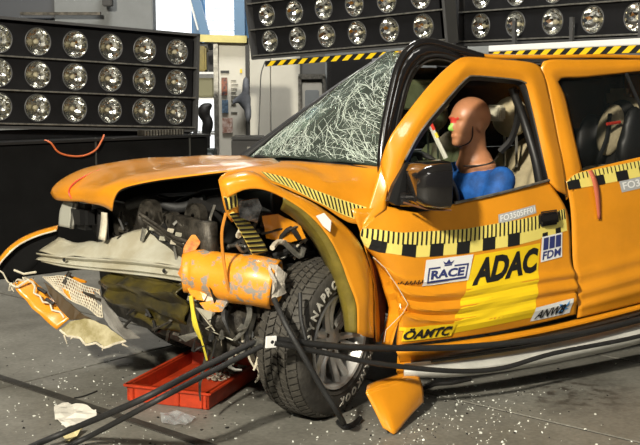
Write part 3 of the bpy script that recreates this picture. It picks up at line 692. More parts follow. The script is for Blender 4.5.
# ANWB panel
q = ([(533, 307), (572.5, 298)], [(531, 321.5), (571, 313)])
sticker('white_label', *q, FULL, WHITE, door, dtree, .005, (10, 4))
bird = ([(.60, .22), (.72, .5), (.60, .86), (.70, .80), (.78, .62), (.88, .92), (.88, .68), (.82, .48), (.94, .40), (.80, .34), (.78, .12), (.70, .30)], [(0, 1, 11), (1, 2, 3, 4), (4, 5, 6, 7), (1, 4, 7, 11), (7, 8, 9, 11), (9, 10, 11)])
sticker('bird_mark', *q, bird, mat('light_blue_ink', (.06, .30, .70), .5), door, dtree, .0075, (10, 4))
sticker('label_lettering', *q, place(text_mesh('ANWB', .028, .25)[:2], .05, .16, .80, .80), BLACK, door, dtree, .010, (10, 4))
# signature-like scribble
sticker('scribble', [(401, 281), (423, 279)], [(401, 287), (423, 285)], rects([(x / 12, .2 + .3 * (x % 3) / 3, x / 12 + .05, .6 + .3 * (x % 2), .03) for x in range(12)]), BLACK, door, dtree, .005, (2, 2))

# --- rear door and the rest of the near flank
rd = [A([(566, 182, -.02), (580, 172, -.02), (640, 157, -.02), (700, 145, -.02)]),
      A([(571, 212, -.03), (610, 205, -.035), (650, 196, -.035), (712, 183, -.03)]),
      A([(573, 262, -.03), (610, 253, -.04), (650, 242, -.04), (718, 223, -.035)]),
      A([(577, 300, -.03), (612, 290, -.05), (655, 278, -.05), (724, 258, -.04)]),
      A([(577, 318, -.02), (614, 309, -.02), (656, 298, -.02), (726, 276, -.02)])]
rdoor = sheet('rear_door', loft(rd, 30, 10), ORANGE, car, .005, lambda u, v, p: Vector((0, ridge(v) * .8, 0)))
ro = A([(566, 200, -.02), (562, 165, -.0), (555, 125, .04), (547, 85, .08), (542, 62, .10), (580, 60, .12), (640, 60, .12), (690, 60, .12)])
ri = A([(582, 172, .0), (578, 156, .01), (571, 125, .05), (564, 95, .085), (558, 79, .10), (585, 77, .115), (640, 71, .115), (690, 67, .115)])
sheet('window_frame', loft([ro, [a.lerp(b, .5) + Vector((0, -.012, 0)) for a, b in zip(ro, ri)], ri], 40, 4), ORANGE, rdoor, .010, angle=50)
sheet('window_seal', loft([ri, [p + Vector((.02, .035, -.008)) for p in ri]], 40, 2), BLACK, rdoor, .006)
sheet('window_pane', loft([A([(558, 80, .13), (585, 78, .13), (690, 68, .13)]), A([(582, 172, .04), (600, 168, .04), (712, 142, .04)])], 8, 4), BLUEG, rdoor, .004)
tube('window_divider', A([(626, 73, .115), (640, 105, .08), (655, 152, .02)]), .010, BLACK, rdoor, 6)
rtree = bvh_of(rdoor)
top = [(565, 177), (600, 170), (640, 162), (704, 148)]; bot = [(568, 191), (600, 186), (640, 178), (706, 163)]
sticker('measuring_tape', top, bot, FULL, PALEY, rdoor, rtree, .005, (30, 4))
NB = 6
sticker('tape_marks', top, bot, rects([(k / NB + .03, .0, (k + .5) / NB + .03, .6) for k in range(NB)] + [(k / (NB * 6) + .004, .60, k / (NB * 6) + .011, 1.0) for k in range(NB * 6)]), BLACK, rdoor, rtree, .008, (30, 4))
q = ([(623, 182), (676, 170)], [(625, 193), (677, 181)])
sticker('number_label', *q, FULL, GREYL, rdoor, rtree, .005, (8, 3))
sticker('number_lettering', *q, place(tm2 := text_mesh('FO3505FF01', .022)[:2], .04, .2, .97, .86), WHITE, rdoor, rtree, .008, (12, 3))
rt = loft([A([(588, 171, -.035), (592, 180, -.05), (595, 195, -.055), (598, 219, -.052)]), A([(592, 170, -.035), (597, 180, -.05), (600, 195, -.055), (601, 219, -.052)])], 10, 2)
sheet('red_ribbon', rt, mat('faded_red', (.55, .14, .07), .6), rdoor, .003)
# quarter panel to the tail (outside the frame), simple but whole
xb = at(726, 276, -.02).x
qp = [[Vector((xb + .015, -.01, 1.12)), Vector((2.9, .0, 1.10)), Vector((3.45, .04, 1.08))], [Vector((xb + .015, -.03, .8)), Vector((2.9, -.02, .8)), Vector((3.5, .03, .8))], [Vector((xb + .015, -.03, .42)), Vector((2.9, -.02, .72)), Vector((3.5, .03, .5))]]
sheet('quarter_panel', loft(qp, 12, 4), ORANGE, car, .006)
sheet('rear_side_window', loft([[Vector((2.3, .13, 1.58)), Vector((3.3, .15, 1.56))], [Vector((2.45, .02, 1.12)), Vector((3.42, .05, 1.1))]], 4, 4), BLUEG, car, .005)
sheet('tail_panel', loft([[Vector((3.3, .16, 1.6)), Vector((3.3, 1.54, 1.6))], [Vector((3.5, .04, 1.05)), Vector((3.5, 1.66, 1.05))], [Vector((3.5, .04, .5)), Vector((3.5, 1.66, .5))]], 8, 4), ORANGE, car, .006)

# --- roof, pillars, far side
npt = at(410, 48, .24); fpt = at(392, 53, 1.42)
rail = A([(408, 52, .22), (418, 43, .2), (430, 42, .2), (450, 48, .18), (480, 56, .16), (540, 57, .16), (640, 57, .16)]) + [Vector((3.3, .16, 1.62))]
far = [Vector((fpt.x, 1.42, 1.66)), Vector((fpt.x + .1, 1.44, 1.68)), Vector((1.6, 1.5, 1.68)), Vector((2.4, 1.52, 1.67)), Vector((3.3, 1.52, 1.62))]
midr = [Vector((a.x, .83, max(a.z, b.z) + .01)) .lerp(Vector((b.x, .83, max(a.z, b.z) + .01)), .5) for a, b in zip(resample(rail, 8), resample(far, 8))]
sheet('roof', loft([rail, midr, far], 24, 8), ORANGE, car, .02)
midr2 = [p + Vector((0, 0, -.04)) for p in midr]
sheet('headliner', loft([[p + Vector((.02, .03, -.035)) for p in rail], midr2, [p + Vector((.02, -.03, -.035)) for p in far]], 16, 5), mat('headliner_grey', (.10, .095, .085), .9), car, .01)
pb = at(383, 178, .14)
pill = A([(384, 180, .12), (381, 165, .13), (384, 130, .16), (391, 95, .19), (397, 70, .21), (405, 54, .22), (416, 44.5, .21), (430, 42, .2), (452, 48, .18), (482, 57, .16)])
tube('windscreen_pillar', pill, .020, GLOSSB, car, 10, 4)
pill2 = A([(392, 160, .14), (395, 128, .16), (402, 98, .18), (408, 78, .2), (416, 64, .21), (428, 56, .2), (445, 56, .18), (470, 66, .16)])
tube('door_seal', pill2, .012, BLACK, car, 8, 4)
tube('door_seal', [p + Vector((.018, .01, -.02)) for p in pill2], .008, DARKM, car, 8, 4)
sheet('pillar_web', loft([pill[1:9], pill2], 16, 2), GLOSSB, car, .02)
tube('far_pillar', A([(243, 158, 1.56), (290, 123, 1.52), (340, 87, 1.46), (391, 54, 1.42)]), .028, BLACK, car, 8)
fs = [[Vector((-.55, 1.64, 1.0)), Vector((.3, 1.67, 1.06)), Vector((1.5, 1.69, 1.08)), Vector((3.5, 1.66, 1.06))], [Vector((-.5, 1.68, .75)), Vector((.3, 1.71, .75)), Vector((1.5, 1.72, .75)), Vector((3.5, 1.68, .75))], [Vector((-.4, 1.66, .6)), Vector((.3, 1.69, .42)), Vector((1.5, 1.7, .36)), Vector((3.5, 1.66, .5))]]
sheet('far_body_side', loft(fs, 20, 5), ORANGE, car, .006)
for x0, x1 in ((1.75, 1.72), (2.7, 2.65), (3.4, 3.3)): tube('far_window_post', [(x0, 1.66, 1.08), (x1, 1.54, 1.64)], .045, BLACK, car, 8)
sheet('far_cavity_shade', [[p + Vector((0, -.03, 0)) for p in r] for r in loft([[Vector((-.55, 1.62, .99)), Vector((.5, 1.65, 1.06))], [Vector((-.5, 1.64, .5)), Vector((.5, 1.67, .4))]], 6, 3)], BLACK, car, .01)  # black sheet added so the far side of the engine bay looks shaded
sheet('far_door_trim', loft([[Vector((.5, 1.60, 1.10)), Vector((3.4, 1.60, 1.10))], [Vector((.5, 1.63, .42)), Vector((3.4, 1.63, .42))]], 6, 3), mat('door_trim_grey', (.045, .042, .038), .8), car, .02)
sheet('far_window_band', loft([[Vector((.5, 1.66, 1.1)), Vector((3.4, 1.66, 1.1))], [Vector((1.3, 1.54, 1.63)), Vector((3.3, 1.54, 1.62))]], 10, 4), FARGLASS, car, .004)
# floor pan, cowl, firewall, dashboard
box('floor_pan', (1.95, .85, .40), (2.9, 1.5, .06), DARKP, car, None, .02)
sheet('firewall', loft([[Vector((.36, .22, 1.08)), Vector((.30, 1.5, 1.06))], [Vector((.5, .2, .42)), Vector((.44, 1.5, .42))]], 6, 4), DARKP, car, .02)
sheet('cowl', loft([A([(288, 161.5, .26), (340, 164, .22), (384, 172, .14)]), [Vector((.42, .9, 1.07)), Vector((.46, .55, 1.075)), Vector((.46, .2, 1.08))]], 8, 3), BLACK, car, .01)
box('dashboard', (.66, .85, 1.00), (.34, 1.3, .2), mat('dash_grey', (.05, .048, .044), .7), car, None, .05)

# --- windscreen
near_e = A([(383, 166, .16), (380, 140, .18), (386, 105, .2), (394, 75, .22), (406, 55, .24)])
far_e = A([(247, 158, 1.52), (285, 128, 1.49), (325, 99, 1.46), (360, 76, 1.42), (391, 56, 1.40)])
def ws_disp(u, v, p):
    return noise.noise_vector(p * 6) * .012 + noise.noise_vector(p * 20) * .002 + Vector((-.06, 0, .05)) * math.sin(math.pi * v) * (.4 + .6 * math.sin(math.pi * min(1, u * 1.2)))
gws = loft([far_e, [a.lerp(b, .5) + Vector((-.03, 0, .0)) for a, b in zip(far_e, near_e)], near_e], 40, 22)
ws = sheet('windshield', gws, SHATTER, car, .005, ws_disp, angle=20)
wv = [v.co.copy() for v in ws.data.vertices]; NU = 41; NVV = len(gws)
def wsp(u, v):
    i = min(NU - 2, max(0, int(u * (NU - 1)))); j = min(NVV - 2, max(0, int(v * (NVV - 1)))); a = u * (NU - 1) - i; b = v * (NVV - 1) - j
    return (wv[j*NU+i] * (1-a) + wv[j*NU+i+1] * a) * (1-b) + (wv[(j+1)*NU+i] * (1-a) + wv[(j+1)*NU+i+1] * a) * b
bm = bmesh.new(); rnd = random.Random(3)
for n in range(620):
    k = rnd.random()
    if k < .45: u, v = abs(rnd.gauss(0, .11)) , rnd.random()            # dense crumple along the base
    elif k < .93: u, v = min(.95, abs(rnd.gauss(.45, .25))), 1 - abs(rnd.gauss(.1, .25))     # star field near the driver
    else: u, v = rnd.random(), rnd.random()
    if not (.01 < u < .99 and .02 < v < .985): continue
    a = rnd.choice((rnd.gauss(.5, .5), rnd.gauss(2.2, .4), rnd.random() * 6.28)); ln = rnd.uniform(.03, .20); w = rnd.uniform(.0005, .0013)
    st = 4; pts = []
    for s in range(st + 1):
        uu, vv = u + math.cos(a) * ln * s / st, v + math.sin(a) * ln * s / st; a += rnd.gauss(0, .08)
        if not (.005 < uu < .995 and .005 < vv < .995): break
        pts.append(wsp(uu, vv) + Vector((-.006, -.004, .006)))
    for p, q in zip(pts, pts[1:]):
        t = (q - p).normalized(); nrm = Vector((-.6, -.3, .7)).cross(t).normalized() * w
        bm.faces.new([bm.verts.new(x) for x in (p - nrm, q - nrm, q + nrm, p + nrm)])
o = fromb('crack_lines', bm, CRACK, ws); o['kind'] = 'stuff'
tube('windscreen_rubber', [p + Vector((-.008, 0, .004)) for p in far_e], .010, BLACK, ws, 6, 3)
tube('wiper_arm', A([(255, 157, 1.35), (300, 159, 1.0), (345, 163, .6), (380, 168, .25)]), .012, BLACK, car, 6, 3)

# --- seats, steering wheel
def seat(y, hp, bp):
    blob('front_seat', [('e', (bp.x - .22, y, .62), (.27, .24, .10)), ('e', (bp.x + .02, y, bp.z - .16), (.09, .22, .34), Matrix.Rotation(R(10), 3, 'Y')), ('e', (bp.x - .02, y - .17, bp.z - .16), (.09, .06, .26), Matrix.Rotation(R(10), 3, 'Y')), ('e', (bp.x - .02, y + .17, bp.z - .16), (.09, .06, .26), Matrix.Rotation(R(10), 3, 'Y'))], BEIGE, car, .025, 5)
    blob('headrest', [('e', (hp.x, y, hp.z), (.07, .13, .115)), ('e', (hp.x, y, hp.z - .02), (.06, .14, .09))], BEIGE, car, .02, 4)
    for s in (-.05, .05): tube('headrest_rod', [(hp.x, y + s, hp.z), (hp.x + .01, y + s, bp.z)], .008, GREYM, car, 6)
hp, bp = at(508, 117, .50), at(524, 166, .46)
seat(.48, hp, bp); seat(1.2, hp, bp)
box('head_pad', at(496, 113, .44), (.05, .12, .085), mat('pale_pad', (.62, .58, .44), .8), car, None, .012)
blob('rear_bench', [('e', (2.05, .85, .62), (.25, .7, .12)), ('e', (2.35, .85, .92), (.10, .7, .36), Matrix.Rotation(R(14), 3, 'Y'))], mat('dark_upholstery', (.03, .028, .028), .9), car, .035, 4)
Msw = frame((.84, .44, 1.02), (.85, 0, .5), (0, 1, 0))
bm = bmesh.new(); b_tube(bm, [Msw @ Vector((.18 * math.cos(2*math.pi*k/32), .18 * math.sin(2*math.pi*k/32), 0)) for k in range(33)], .015, 8, False)
for k in range(3):
    a = R(90 + 120 * k); b_tube(bm, [Msw @ Vector((0, 0, -.02)), Msw @ Vector((.18 * math.cos(a), .18 * math.sin(a), 0))], .014, 6)
b_lathe(bm, [(.06, -.03), (.06, .02), (.001, .03)], Msw, 16); fromb('steering_wheel', bm, DARKP, car, angle=50)
tube('seat_belt', A([(516, 90, .26), (518, 115, .27), (512, 138, .30), (500, 152, .34)]), .02, BLACK, car, 6, 3)
sp_ = A([(424, 110, .42), (431, 126, .40), (438, 142, .38), (446, 158, .36)])
ss_ = tube('safety_strap', sp_, .013, mat('white_strap', (.6, .6, .5), .6), car, 6)
for f0, f1, m_ in ((.05, .2, YROPE), (.22, .42, REDINK), (.48, .58, YROPE)): tube('strap_marking', [sp_[0].lerp(sp_[-1], f0), sp_[0].lerp(sp_[-1], f1)], .0145, m_, ss_, 6)
box('sun_visor', at(420, 95, .7), (.05, .42, .17), BEIGE, car, Matrix.Rotation(R(-20), 3, 'Y'), .015)
box('cabin_mirror', at(436, 102, .75), (.04, .22, .07), BEIGE, car, None, .015)

# --- sill and side step
sl = [A([(394, 347, .0), (460, 341, -.01), (577, 319, .0), (730, 279, .0)]), A([(397, 353, -.03), (460, 347, -.035), (577, 325, -.03), (732, 284, -.02)]), A([(400, 363, .03), (440, 357, .03), (577, 331, .04), (732, 289, .04)])]
sheet('sill', loft(sl, 24, 4), ORANGE, car, .006)
stp = [A([(404, 364, -.05), (460, 358, -.08), (560, 341, -.10), (640, 322, -.12), (740, 294, -.12)]), A([(404, 371, -.10), (460, 369, -.14), (540, 358, -.17), (640, 336, -.18), (740, 306, -.18)]),
       A([(404, 377, -.08), (460, 376, -.10), (540, 365, -.12), (640, 343, -.13), (740, 312, -.13)]), A([(405, 374, .02), (460, 373, .02), (540, 360, .02), (640, 339, .02), (740, 308, .02)])]
step = sheet('side_step', loft(stp, 30, 5), STEPG, car, .006)
tube('step_rubber', [p + Vector((0, -.012, .004)) for p in A([(430, 361, -.08), (500, 351, -.11), (560, 340, -.12), (640, 321, -.13), (740, 293, -.13)])], .010, BLACK, step, 6, 3)
# --- wheels
TREAD = mat('tread_rubber', (.062, .056, .045), .7, var=.4, scale=25)
def wheel(name, ctr, nrm, parent, letters=False):
    M = frame(ctr, nrm, (0, 0, 1))   # z of the frame points out of the wheel
    Rt, hw = .365, .118
    n = 72
    prof = [(.225, -.10), (.24, -.118), (.29, -.124), (.33, -.114), (.348, -.098), (.354, -.075), (.356, 0), (.354, .075), (.348, .098), (.33, .114), (.29, .124), (.24, .118), (.225, .10)]
    bm = bmesh.new(); b_lathe(bm, prof, M, n); w = fromb(name, bm, TYRE, parent, smooth=True)
    bm = bmesh.new(); nb = 64
    for h0, h1, sl in ((-.104, -.062, .35), (-.054, -.022, -.45), (-.015, .015, .45), (.022, .054, .45), (.062, .104, -.35)):
        for k in range(nb):
            st = 2 * math.pi / nb; a0 = st * (k + (.5 if sl > 0 else 0)); pts = []
            for rr in (-.012, .0):
                for h, a in ((h0, a0 - sl * st * .5), (h0, a0 + st * .72 - sl * st * .5), (h1, a0 + st * .72 + sl * st * .5), (h1, a0 + sl * st * .5)):
                    r = .366 - max(0, abs(h) - .07) * .42 + rr; pts.append(bm.verts.new(M @ Vector((r * math.cos(a), r * math.sin(a), h))))
            for f in ((4, 5, 6, 7), (0, 1, 5, 4), (1, 2, 6, 5), (2, 3, 7, 6), (3, 0, 4, 7)): bm.faces.new([pts[x] for x in f])
    bmesh.ops.recalc_face_normals(bm, faces=bm.faces[:])
    tb_ = fromb('tread_blocks', bm, TREAD, w); tb_['kind'] = 'stuff'
    lathe('rim', [(.225, -.09), (.21, -.06), (.205, .03), (.212, .085), (.228, .108), (.224, .118), (.212, .114), (.203, .09)], M, SILVER, w, 48)
    lathe('rim_barrel', [(.204, -.05), (.05, -.045)], M, DARKP, w, 32)
    for k in range(6):
        a = 2*math.pi*k/6 + .3; bm = bmesh.new()
        for da in (-.17, .17):
            d = lambda r, t, h: M @ Vector((r * math.cos(a + t), r * math.sin(a + t), h))
            pts = [d(.05, da * 1.5, .055), d(.12, da * .9, .062), d(.207, da, .086)]
            b_tube(bm, catmull(pts, 3), [.021, .020, .019, .018, .018, .018, .02], 6)
        fromb('spoke', bm, SILVER, w, angle=50)
    lathe('hub_cap', [(.075, .035), (.072, .062), (.055, .075), (.001, .08)], M, SILVER, w, 24)
    for k in range(6):
        a = 2*math.pi*k/6; lathe('wheel_nut', [(.010, .06), (.010, .078), (.001, .080)], M @ Matrix.Translation((.058 * math.cos(a), .058 * math.sin(a), 0)), DARKM, w, 6)
    lathe('sidewall_rib', [(.246, .1185), (.249, .1225), (.253, .1200)], M, TYRE, w, 64)
    if letters:
        V, Fc = [], []
        for word, a0 in (('HANKOOK', R(letters[0])), ('DYNAPRO', R(letters[1]))):
            V, Fc = [], []; a = a0
            for ch in word:
                v, f, asp = text_mesh(ch, .04)
                hgt = .042; wd = hgt * asp * .95
                n = len(V)
                for x, y in v:
                    r = .270 + y * hgt; t = a - x * wd / .285; V.append(tuple(M @ Vector((r * math.cos(t), r * math.sin(t), .1265 - max(0, r - .29) * .25)))); 
                Fc += [tuple(i + n for i in q) for q in f]; a -= (wd + .012) / .285
            me = bpy.data.meshes.new('lettering'); me.from_pydata(V, [], Fc)
            o = link('sidewall_lettering', me, mat('tyre_lettering_grey', (.50, .48, .42), .7), w); md = o.modifiers.new('t', 'SOLIDIFY'); md.thickness = .002; md.offset = 0
    return w
na = R(27); nrm = Vector((math.sin(na), -math.cos(na), -.04)).normalized()
fc0 = at(341, 341, .02)
wheel('front_wheel', fc0 - nrm * .115 + Vector((0, 0, 0)), nrm, car, (248, 80))
wheel('far_front_wheel', Vector((-.02, 1.58, .365)), Vector((0, 1, 0)), car)
wheel('rear_wheel', Vector((2.76, .10, .365)), Vector((0, -1, 0)), car)
wheel('far_rear_wheel', Vector((2.76, 1.6, .365)), Vector((0, 1, 0)), car)
# arch liner, dark cavity behind the wheel
sheet('arch_liner', loft([A([(240, 222, .22), (262, 214, .22), (300, 226, .22), (325, 256, .2), (342, 300, .16), (348, 345, .14)]), [p + Vector((.02, .45, .04)) for p in A([(240, 222, .22), (262, 214, .22), (300, 226, .22), (325, 256, .2), (342, 300, .16), (348, 345, .14)])]], 20, 4), DARKP, car, .01)
tube('strut', [fc0 + Vector((-.02, .22, .0)), fc0 + Vector((-.05, .32, .55))], .045, DARKM, car, 10)
bm = bmesh.new(); b_tube(bm, [fc0 + Vector((-.045 + .075 * math.cos(k * .6), .30 + .075 * math.sin(k * .6), .12 + k * .0065)) for k in range(66)], .010, 6); fromb('coil_spring', bm, DARKP, car, angle=50)

# --- bumper beam: ribbed face and crumpled top flange
bt = A([(50, 238, 1.46), (72, 244, 1.28), (104, 240, 1.05), (137, 231, .86), (152, 240, .74), (178, 252, .55), (203, 262, .38)])
bf0 = A([(39, 253, 1.46), (64, 256, 1.28), (100, 258.5, 1.03), (137, 261, .76), (170, 265, .52), (203, 270, .33)])
bf1 = A([(39, 259, 1.48), (64, 263, 1.30), (100, 267, 1.04), (137, 270, .77), (170, 274, .53), (203, 279, .34)])
bf2 = A([(44, 261, 1.46), (66, 266, 1.28), (101, 270, 1.02), (137, 274, .75), (170, 278, .51), (203, 284, .32)])
beamo = sheet('bumper_beam', loft([[p + Vector((.05, 0, .0)) for p in bt], [a.lerp(b, .45) + Vector((.02, 0, .0)) for a, b in zip(resample(bt, 8), resample(bf0, 8))], bf0], 30, 4), CREAM, car, .006, wob(.016, 7, 5), angle=20)
def rib(u, v, p): return Vector((-.016 * math.cos(v * 4 * math.pi), 0, 0))
sheet('beam_face', loft([bf0, bf1, bf2], 30, 6), CREAM, beamo, .006, rib, angle=30)
for px, py, y in ((68, 259.5, 1.25), (168, 270.5, .53)): lathe('bolt_hole', [(.001, .006), (.009, .006), (.011, 0)], frame(at(px, py, y) + Vector((-.018, 0, 0)), (-1, -.3, 0), (0, 0, 1)), BLACK, beamo, 10)
sheet('lower_olive_panel', loft([A([(104, 272, 1.0), (140, 277, .74), (182, 284, .45)]), A([(106, 283, .98), (140, 291, .72), (184, 300, .44)]), A([(112, 296, 1.0), (142, 306, .78), (188, 318, .5)]), A([(128, 312, 1.0), (152, 324, .8), (190, 334, .56)])], 20, 5), mat('muddy_olive', (.075, .058, .010), .3, var=.9, scale=7, col2=(.022, .020, .014)), car, .008, lambda u, v, p: noise.noise_vector(p * 8) * .03 + Vector((.02 * math.sin(v * 17), 0, 0)), angle=30)
# --- bumper cover, torn and dropped at the far corner
cov = [A([(58, 225.5, 1.50), (38, 231, 1.58), (20, 239, 1.64), (6, 250, 1.66), (-4, 263, 1.64)]), A([(57, 229.5, 1.46), (38, 235, 1.54), (21, 243, 1.60), (8, 254, 1.62), (-2, 267, 1.60)])]
cover = sheet('bumper_cover', loft(cov, 20, 3), ORANGE, car, .006)
tube('torn_rim', [p + Vector((-.004, -.004, -.004)) for p in cov[1]] + A([(3, 273, 1.58), (8, 282, 1.56), (14, 285, 1.5)]), .004, TORN, cover, 5, 3)
sheet('cover_inside', loft([cov[0], A([(56, 248, 1.5), (45, 255, 1.55), (34, 268, 1.6), (22, 280, 1.62), (10, 286, 1.6)])], 12, 4), mat('matt_black', (.006, .006, .006), .9, spec=.1), cover, .008)
skin = [A([(12, 284, 1.50), (24, 299, 1.44), (40, 315, 1.36), (58, 329, 1.28)]), A([(31, 279, 1.48), (46, 292, 1.42), (60, 306, 1.34), (71, 317, 1.26)])]
sk = sheet('bumper_skin_scrap', loft(skin, 16, 5), ORANGE, cover, .006, wob(.012, 14, 8))
for a, b in (((38, 288), (46, 293)), ((46, 299), (54, 304)), ((52, 309), (60, 313))): tube('skin_slot', A([(*a, 1.36), (*b, 1.32)]), .010, BLACK, cover, 6)
tube('torn_rim', A([(12, 285, 1.48), (18, 287, 1.46), (28, 280, 1.44), (35, 286, 1.42), (34, 293, 1.40), (40, 296, 1.38), (43, 302, 1.36), (50, 303, 1.34), (52, 310, 1.32), (60, 312, 1.30), (64, 318, 1.28)]), .006, TORN, cover, 5, 2)
foam = poly('torn_liner', A([(60, 330, 1.24), (70, 321, 1.22), (90, 319, 1.12), (106, 326, 1.05), (126, 341, .98), (104, 347, 1.02), (96, 342, 1.06), (86, 344, 1.1), (80, 337, 1.14), (66, 335, 1.2)]), mat('stained_liner', (.24, .20, .08), .7, var=.4, scale=14, col2=(.42, .37, .22)), cover, .006, .004, .008)
tube('liner_rim', A([(60, 330, 1.235), (68, 336, 1.19), (80, 338, 1.13), (86, 345, 1.09), (96, 343, 1.05), (104, 348, 1.01), (114, 344, .99), (126, 341, .97)]), .006, TORN, cover, 5, 2)
poly('dark_liner', A([(44, 282, 1.40), (62, 296, 1.32), (80, 312, 1.22), (92, 319, 1.12), (70, 320, 1.26), (56, 304, 1.34)]), mat('brown_liner', (.07, .045, .02), .5), cover, .006, .004)
# chrome mesh grille pieces
rb0 = random.Random(12)
gm = loft([A([(42, 275, 1.42), (58, 276, 1.34), (76, 283, 1.24), (98, 291, 1.12)]), A([(56, 290, 1.36), (68, 298, 1.28), (84, 306, 1.18), (104, 316, 1.06)])], 22, 14, curve=False)
gm2 = [[p + noise.noise_vector(p * 8) * .02 for p in r] for r in gm]
sheet('grille_backing', [[p + Vector((.01, .012, -.004)) for p in r] for r in gm2], mat('rust_reflection_plate', (.22, .19, .15), .5, var=.9, scale=7, col2=(.55, .17, .015)), cover, .004)  # orange patches: reflected orange painted into the colour along with a rusty tone
bm = bmesh.new()
for r in gm2[::2]: b_tube(bm, r, .0032, 4)
for i in range(0, 23, 1): b_tube(bm, [r[i] for r in gm2], .0032, 4)
o = fromb('grille_mesh', bm, TORN, cover); o['kind'] = 'stuff'
poly('grey_liner', A([(92, 292, 1.12), (104, 300, 1.06), (118, 318, 1.0), (140, 338, .9), (126, 340, .97), (108, 326, 1.04)]), mat('dusty_grey_liner', (.20, .19, .17), .6, var=.4, scale=12), cover, .005, .004, .012)
for pts_ in (((66, 276, 1.36), (76, 280, 1.30), (86, 282, 1.24)), ((74, 290, 1.28), (86, 293, 1.2), (98, 294, 1.12)), ((58, 284, 1.36), (66, 291, 1.3), (72, 300, 1.26))): tube('grille_scrap', A(pts_), [.010, .014, .006], ORANGE, cover, 5, 2)
for i in range(9):
    f = i / 8; a_ = at(12 + 22 * f, 284 - 6 * f + 3 * (i % 2), 1.49); tube('torn_shred', [a_, a_ + Vector((rb0.uniform(-.03, .01), 0, rb0.uniform(-.04, .02))), a_ + Vector((rb0.uniform(-.05, .03), -.02, rb0.uniform(-.05, .03)))], [.007, .006, .002], TORN, cover, 5, 2)
for i in range(7):
    f = i / 6; a_ = at(64 + 58 * f, 335 + 9 * f, 1.2 - .22 * f); tube('torn_shred', [a_, a_ + Vector((rb0.uniform(-.03, .03), -.01, rb0.uniform(-.05, .0)))], [.006, .002], TORN, cover, 5)
tube('trim_wire', A([(14, 270, 1.5), (24, 274, 1.46), (36, 272, 1.4)]), .006, TORN, cover, 5)
for a in (((100, 282, 1.1), (110, 290, 1.0)), ((84, 292, 1.2), (102, 300, 1.08)), ((70, 272, 1.3), (64, 284, 1.3))): tube('broken_bracket', A(a), .012, DARKM, car, 5)

# --- rolled bumper end
ax = A([(184, 272, .34), (200, 272, .30), (230, 278, .18), (256, 281, .08), (276, 285, .02)]); ax = catmull(ax, 6)
rad = resample_r([.085, .10, .105, .108, .105], 6)
bm = bmesh.new(); rings = []; n = 26
for i, (p, r) in enumerate(zip(ax, rad)):
    t = (ax[min(i+1, len(ax)-1)] - ax[max(i-1, 0)]).normalized(); up = Vector((0, 0, 1)); s = t.cross(up).normalized(); u2 = s.cross(t)
    rings.append([bm.verts.new(p + (s * math.cos(a) + u2 * math.sin(a)) * r * (1 + .07 * noise.noise(Vector((p.x * 7, p.y * 7, a * 1.3))))) for a in [R(-75) + R(255) * k / (n - 1) for k in range(n)]])
for a, b in zip(rings, rings[1:]):
    for k in range(n - 1): bm.faces.new((a[k], a[k+1], b[k+1], b[k]))
roll = fromb('rolled_bumper_end', bm, SCRAPE, car, angle=40); md = roll.modifiers.new('thickness', 'SOLIDIFY'); md.thickness = .008; md.offset = 0
poly('torn_shard', A([(186, 284, .28), (198, 284, .24), (208, 292, .2), (204, 300, .2), (194, 298, .24), (190, 292, .26)]), ORANGE, roll, .006, .008, .012)
poly('torn_foam_end', A([(272, 263, -.02), (280, 264, -.05), (287, 272, -.03), (283, 282, -.05), (286, 292, -.03), (279, 300, -.06), (275, 294, -.05), (279, 282, -.08), (272, 272, -.06)]), mat('dirty_foam', (.55, .50, .42), .9, var=.5, scale=30), roll, .012, .010, .03)
poly('red_fold', A([(184, 250, .36), (192, 237, .38), (202, 236, .36), (200, 246, .32), (188, 268, .30), (184, 280, .32), (178, 274, .36)]), mat('orange_red_smear', (.62, .30, .06), .45, var=.9, scale=22, col2=(.55, .12, .03)), roll, .006, .003, .014)
poly('white_scrap', A([(197, 286, .24), (216, 290, .18), (232, 296, .14), (226, 306, .16), (212, 304, .2), (202, 298, .22)]), TORN, roll, .006, .006, .012)
poly('orange_scrap', A([(200, 302, .22), (214, 299, .18), (228, 300, .14), (222, 311, .16), (206, 310, .2)]), SCRAPE, roll, .006, .006, .012)
poly('lower_tab', A([(262, 292, .0), (282, 296, -.03), (276, 306, -.02), (268, 304, .0)]), ORANGE, roll, .006)
tube('loose_orange_cable', A([(226, 213, .02), (222, 232, .04), (223, 255, .06), (226, 275, .06), (229, 291, .08)]), .007, ORCAB, car, 6, 4)

# --- headlamp remains, brackets and engine bay
hl = sheet('headlamp_lens', loft([A([(64, 201, 1.5), (74, 201, 1.44)]), A([(60, 212, 1.5), (72, 213, 1.44)]), A([(59, 226, 1.5), (70, 228, 1.44)])], 6, 5), mat('lamp_lens_grey', (.42, .42, .36), .25, .3), car, .01)
box('headlamp_bowl', at(84, 216, 1.40), (.10, .16, .14), BLACK, car, Matrix.Rotation(R(10), 3, 'Z'), .03)
sheet('lamp_rim', loft([A([(74, 201, 1.43), (79, 202, 1.41)]), A([(72, 214, 1.43), (76, 214, 1.41)]), A([(70, 229, 1.43), (74, 229, 1.41)])], 2, 4), GREYM, car, .01)
sheet('pale_bracket', loft([A([(102, 212, 1.06), (107, 213, 1.02)]), A([(101, 225, 1.06), (107, 226, 1.02)]), A([(99, 239, 1.06), (105, 241, 1.02)])], 2, 4), TORN, car, .01)
box('slam_panel', at(100, 222, 1.45), (.05, .5, .16), DARKP, car, Matrix.Rotation(R(-14), 3, 'Z'), .01)
sheet('radiator', loft([[Vector((-.50, .25, .92)), Vector((-.62, 1.5, .92))], [Vector((-.46, .25, .30)), Vector((-.58, 1.5, .30))]], 8, 6), DARKM, car, .05)
rb = random.Random(5)
